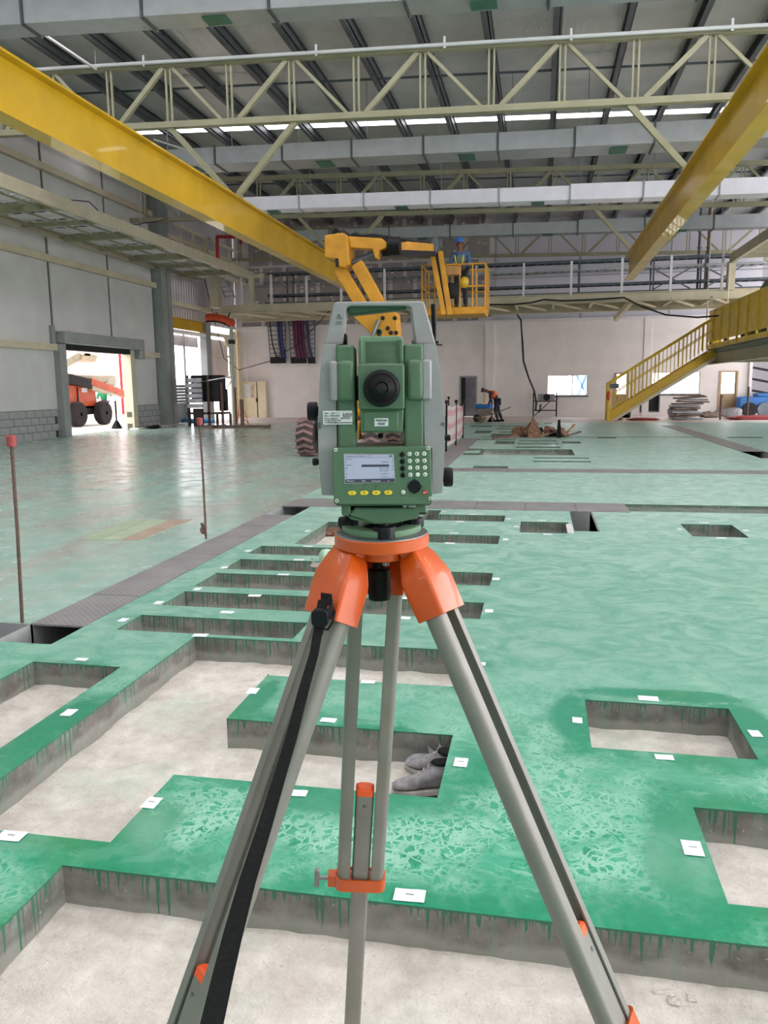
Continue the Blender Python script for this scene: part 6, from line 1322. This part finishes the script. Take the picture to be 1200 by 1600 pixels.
# three legs: (pixel at the casting foot, depth), (pixel low on the leg, depth), sideways direction of the tube pair
def leg(p0, p1, topw, side, cap_t, clamp_t, lever=-1, spread=.0325):
    lg_d = (p1-p0).normalized(); t_foot = (FZ+.02-p0.z)/lg_d.z; foot = p0+lg_d*t_foot
    s = (side-lg_d*side.dot(lg_d)).normalized(); u = s.cross(lg_d).normalized()
    def rr(p, hw, hd, rd=.006): # rounded rectangle section
        out = []
        for (cx, cy, a0_) in ((hw-rd, hd-rd, 0), (-hw+rd, hd-rd, 90), (-hw+rd, -hd+rd, 180), (hw-rd, -hd+rd, 270)):
            for k in range(4): a = math.radians(a0_+k*30); out.append(p+s*(cx+rd*math.cos(a))+u*(cy+rd*math.sin(a)))
        return out
    # casting: from the hinge under the head down over the tubes
    hinge = topw; dd = (p0-hinge); lg = None
    m = MB(); q = p0+lg_d*.012
    m.loft([rr(hinge, .030, .014), rr(hinge+dd*.10, .036, .018), rr(hinge+dd*.42, .045, .025), rr(hinge+dd*.55, .047, .026), rr(q, .047, .024), rr(q+lg_d*.001, .044, .022)])
    cast = m.build('leg_casting', M_['orange'], tp, smooth=35)
    m = MB(); m.tube(hinge+s*.034+u*0, hinge-s*.034, .011, 16); m.build('hinge_pin', M_['orange'], cast, smooth=40)
    tl = p0+lg_d*clamp_t
    for k in (-1, 1):
        m = MB(); o_ = s*(spread*k); b = lg_d*(.002)
        # outer tube: rounded back, groove towards the inner slide
        def sec(p): 
            w, d = .0135, .0155; pts = []
            for a in range(-90, 91, 22): pts.append(p+o_+s*(k*(.003+.0105*math.cos(math.radians(a))))+u*(d*math.sin(math.radians(a))))
            pts += [p+o_-s*k*.0115+u*d, p+o_-s*k*.0115+u*d*.78, p+o_-s*k*.002+u*d*.62, p+o_-s*k*.002-u*d*.62, p+o_-s*k*.0115-u*d*.78, p+o_-s*k*.0115-u*d]
            return pts
        m.loft([sec(p0+b), sec(tl)]); m.build('leg_tube', M_['alu'], tp, smooth=35)
    ct = p0+lg_d*cap_t
    m = MB(); m.loft([rr(ct, .0172, .0125), rr(foot-lg_d*.15, .0172, .0125)]); sl = m.build('inner_slide', M_['alu'], tp, smooth=35)
    m = MB(); m.loft([rr(ct-lg_d*.016, .013, .009), rr(ct-lg_d*.012, .0172, .0125), rr(ct, .0175, .0128)]); m.build('slide_cap', M_['orange_cap'], sl, smooth=35)
    m = MB(); a = ct+lg_d*.022-u*.0126; a2 = ct+lg_d*.022+u*.0126
    for q_ in (a, a2): m.lathe([(.0035, -.001), (.003, .001)], q_, u, 10)
    m.build('slide_mark', M_['tray'], sl)
    m = MB(); hw, hd = .050, .0195; N = 16; r0, r1, r2, r3 = rr(tl-lg_d*.014, hw, hd, .014), rr(tl+lg_d*.014, hw, hd, .014), rr(tl+lg_d*.014, .0178, .013), rr(tl-lg_d*.014, hw-.003, hd-.003, .013)
    m.loft([rr(tl-lg_d*.010, hw-.006, hd-.006, .01), rr(tl-lg_d*.014, hw-.003, hd-.003, .013), r0, r1, rr(tl+lg_d*.012, .03, .0165)]); cl = m.build('leg_clamp', M_['orange'], tp, smooth=35)
    m = MB(); e = tl+s*(lever*(hw+.008)); m.loft([[e+s*lever*x+u*y+lg_d*z for (x, y) in ((-.012, -.010), (.006, -.010), (.006, .010), (-.012, .010))] for z in (-.014, .014)]); m.build('clamp_ear', M_['orange'], cl, bevel=.002)
    m = MB(); m.tube(e, e+s*lever*.026, .0045, 10); m.build('clamp_bolt', M_['steel'], cl, smooth=40)
    m = MB(); e2 = e+s*lever*.028; m.loft([[e2+s*lever*x+u*y+lg_d*z for (x, y) in ((-.005, -.006), (.005, -.006), (.005, .006), (-.005, .006))] for z in (-.021, .021)]); m.build('clamp_lever', M_['alu'], cl, bevel=.003)
    m = MB(); m.loft([rr(foot-lg_d*.185, .0205, .016), rr(foot-lg_d*.15, .0215, .017), rr(foot-lg_d*.06, .017, .014), rr(foot-lg_d*.03, .008, .008, .003)]); ft = m.build('foot_shoe', M_['orange'], tp, smooth=35)
    m = MB(); m.tube(foot-lg_d*.04, foot+lg_d*.012, .007, 10, .001); m.build('foot_spike', M_['steel'], ft, smooth=40)
    return s, u, lg_d
# rear leg
p0 = ad(586, 950, 1.36); p1 = ad(551, 1590, 1.70); top = V(hp(.055, math.pi/2, zw-.03)); d = (p1-p0).normalized()
pr0 = p0-d*.03; side = ad(700, 950, 1.36)-ad(586, 950, 1.36)
capt = .0
def tpix(p0, d, py):     # distance along the leg at which it shows at picture row py
    lo, hi = 0, 3
    for _ in range(40):
        mid = (lo+hi)/2; q = ROT.transposed() @ (p0+d*mid-EYE); y = 800-F*q.y/-q.z
        if y < py: lo = mid
        else: hi = mid
    return lo
pc = p0-d*.05
leg(pc, p1, top, side, tpix(pc, d, 1238), tpix(pc, d, 1374), -1)
# right leg and left leg
a0 = ad(686, 948, 1.265); a1 = ad(962, 1600, 1.17); d = (a1-a0).normalized(); rad_ = V((d.x, d.y, 0)).normalized(); side = V((-rad_.y, rad_.x, 0))
vw = (a0-EYE).normalized(); lt = d.cross(vw).normalized(); lt = lt if lt.x > 0 else -lt; side = vw*.90+lt*.42
leg(a0, a1, V(hp(.058, math.radians(-22), zw-.030)), side, tpix(a0, d, 1462), tpix(a0, d, 1618), -1, .028)
b0 = ad(520, 955, 1.255); b1 = ad(296, 1600, 1.17); d = (b1-b0).normalized(); rad_ = V((d.x, d.y, 0)).normalized(); side = V((-rad_.y, rad_.x, 0))
side = (Matrix.Rotation(math.radians(-4), 3, 'Z') @ side)
sL, uL, dL = leg(b0, b1, V(hp(.058, math.radians(202), zw-.030)), side, tpix(b0, d, 1530), tpix(b0, d, 1680), -1, .029)
# strap
pts = [ad(505, 938, 1.215), ad(501, 960, 1.205), ad(497, 985, 1.20), ad(491, 1020, 1.195), ad(474, 1080, 1.18), ad(456, 1150, 1.165), ad(438, 1210, 1.15), ad(414, 1290, 1.125), ad(387, 1375, 1.10), ad(364, 1460, 1.08), ad(347, 1530, 1.06), ad(331, 1600, 1.04), ad(305, 1720, 1.0)]
m = MB(); m.ribbon(pts, [.016, .016, .014, .014, .016, .017, .018, .021, .024, .027, .029, .031, .032], .0018, V((1, .1, 0))); stp = m.build('strap', M_['webbing'], tp, smooth=30)
m = MB(); c = ad(500, 965, 1.195); X_ = V((.98, .19, 0)); Zv = V((0, 0, 1)); Yv = V((-.19, .98, 0))
m.loft([[c+X_*(x*.013)+Zv*(z*.014)+Yv*y for x, z in ((-1, -.6), (-.6, -1), (.6, -1), (1, -.6), (1, .6), (.6, 1), (-.6, 1), (-1, .6))] for y in (-.006, .006)]); m.build('buckle', M_['navy'], stp, bevel=.002)
m = MB(); m.ribbon([ad(502, 935, 1.22), ad(514, 936, 1.21), ad(520, 948, 1.21), ad(512, 962, 1.2)], .018, .003, V((0, .2, 1))); m.path([ad(523, 955, 1.21), ad(520, 972, 1.2), ad(512, 984, 1.2), ad(505, 982, 1.2)], .0022); m.build('strap_loop', M_['webbing'], stp)
m = MB(); m.prism([(hc.x+.028, zw-.045), (hc.x+.040, zw-.045), (hc.x+.034, zw-.075)], hc.y+.02, hc.y+.026); m.build('head_tab', M_['orange'], tp)
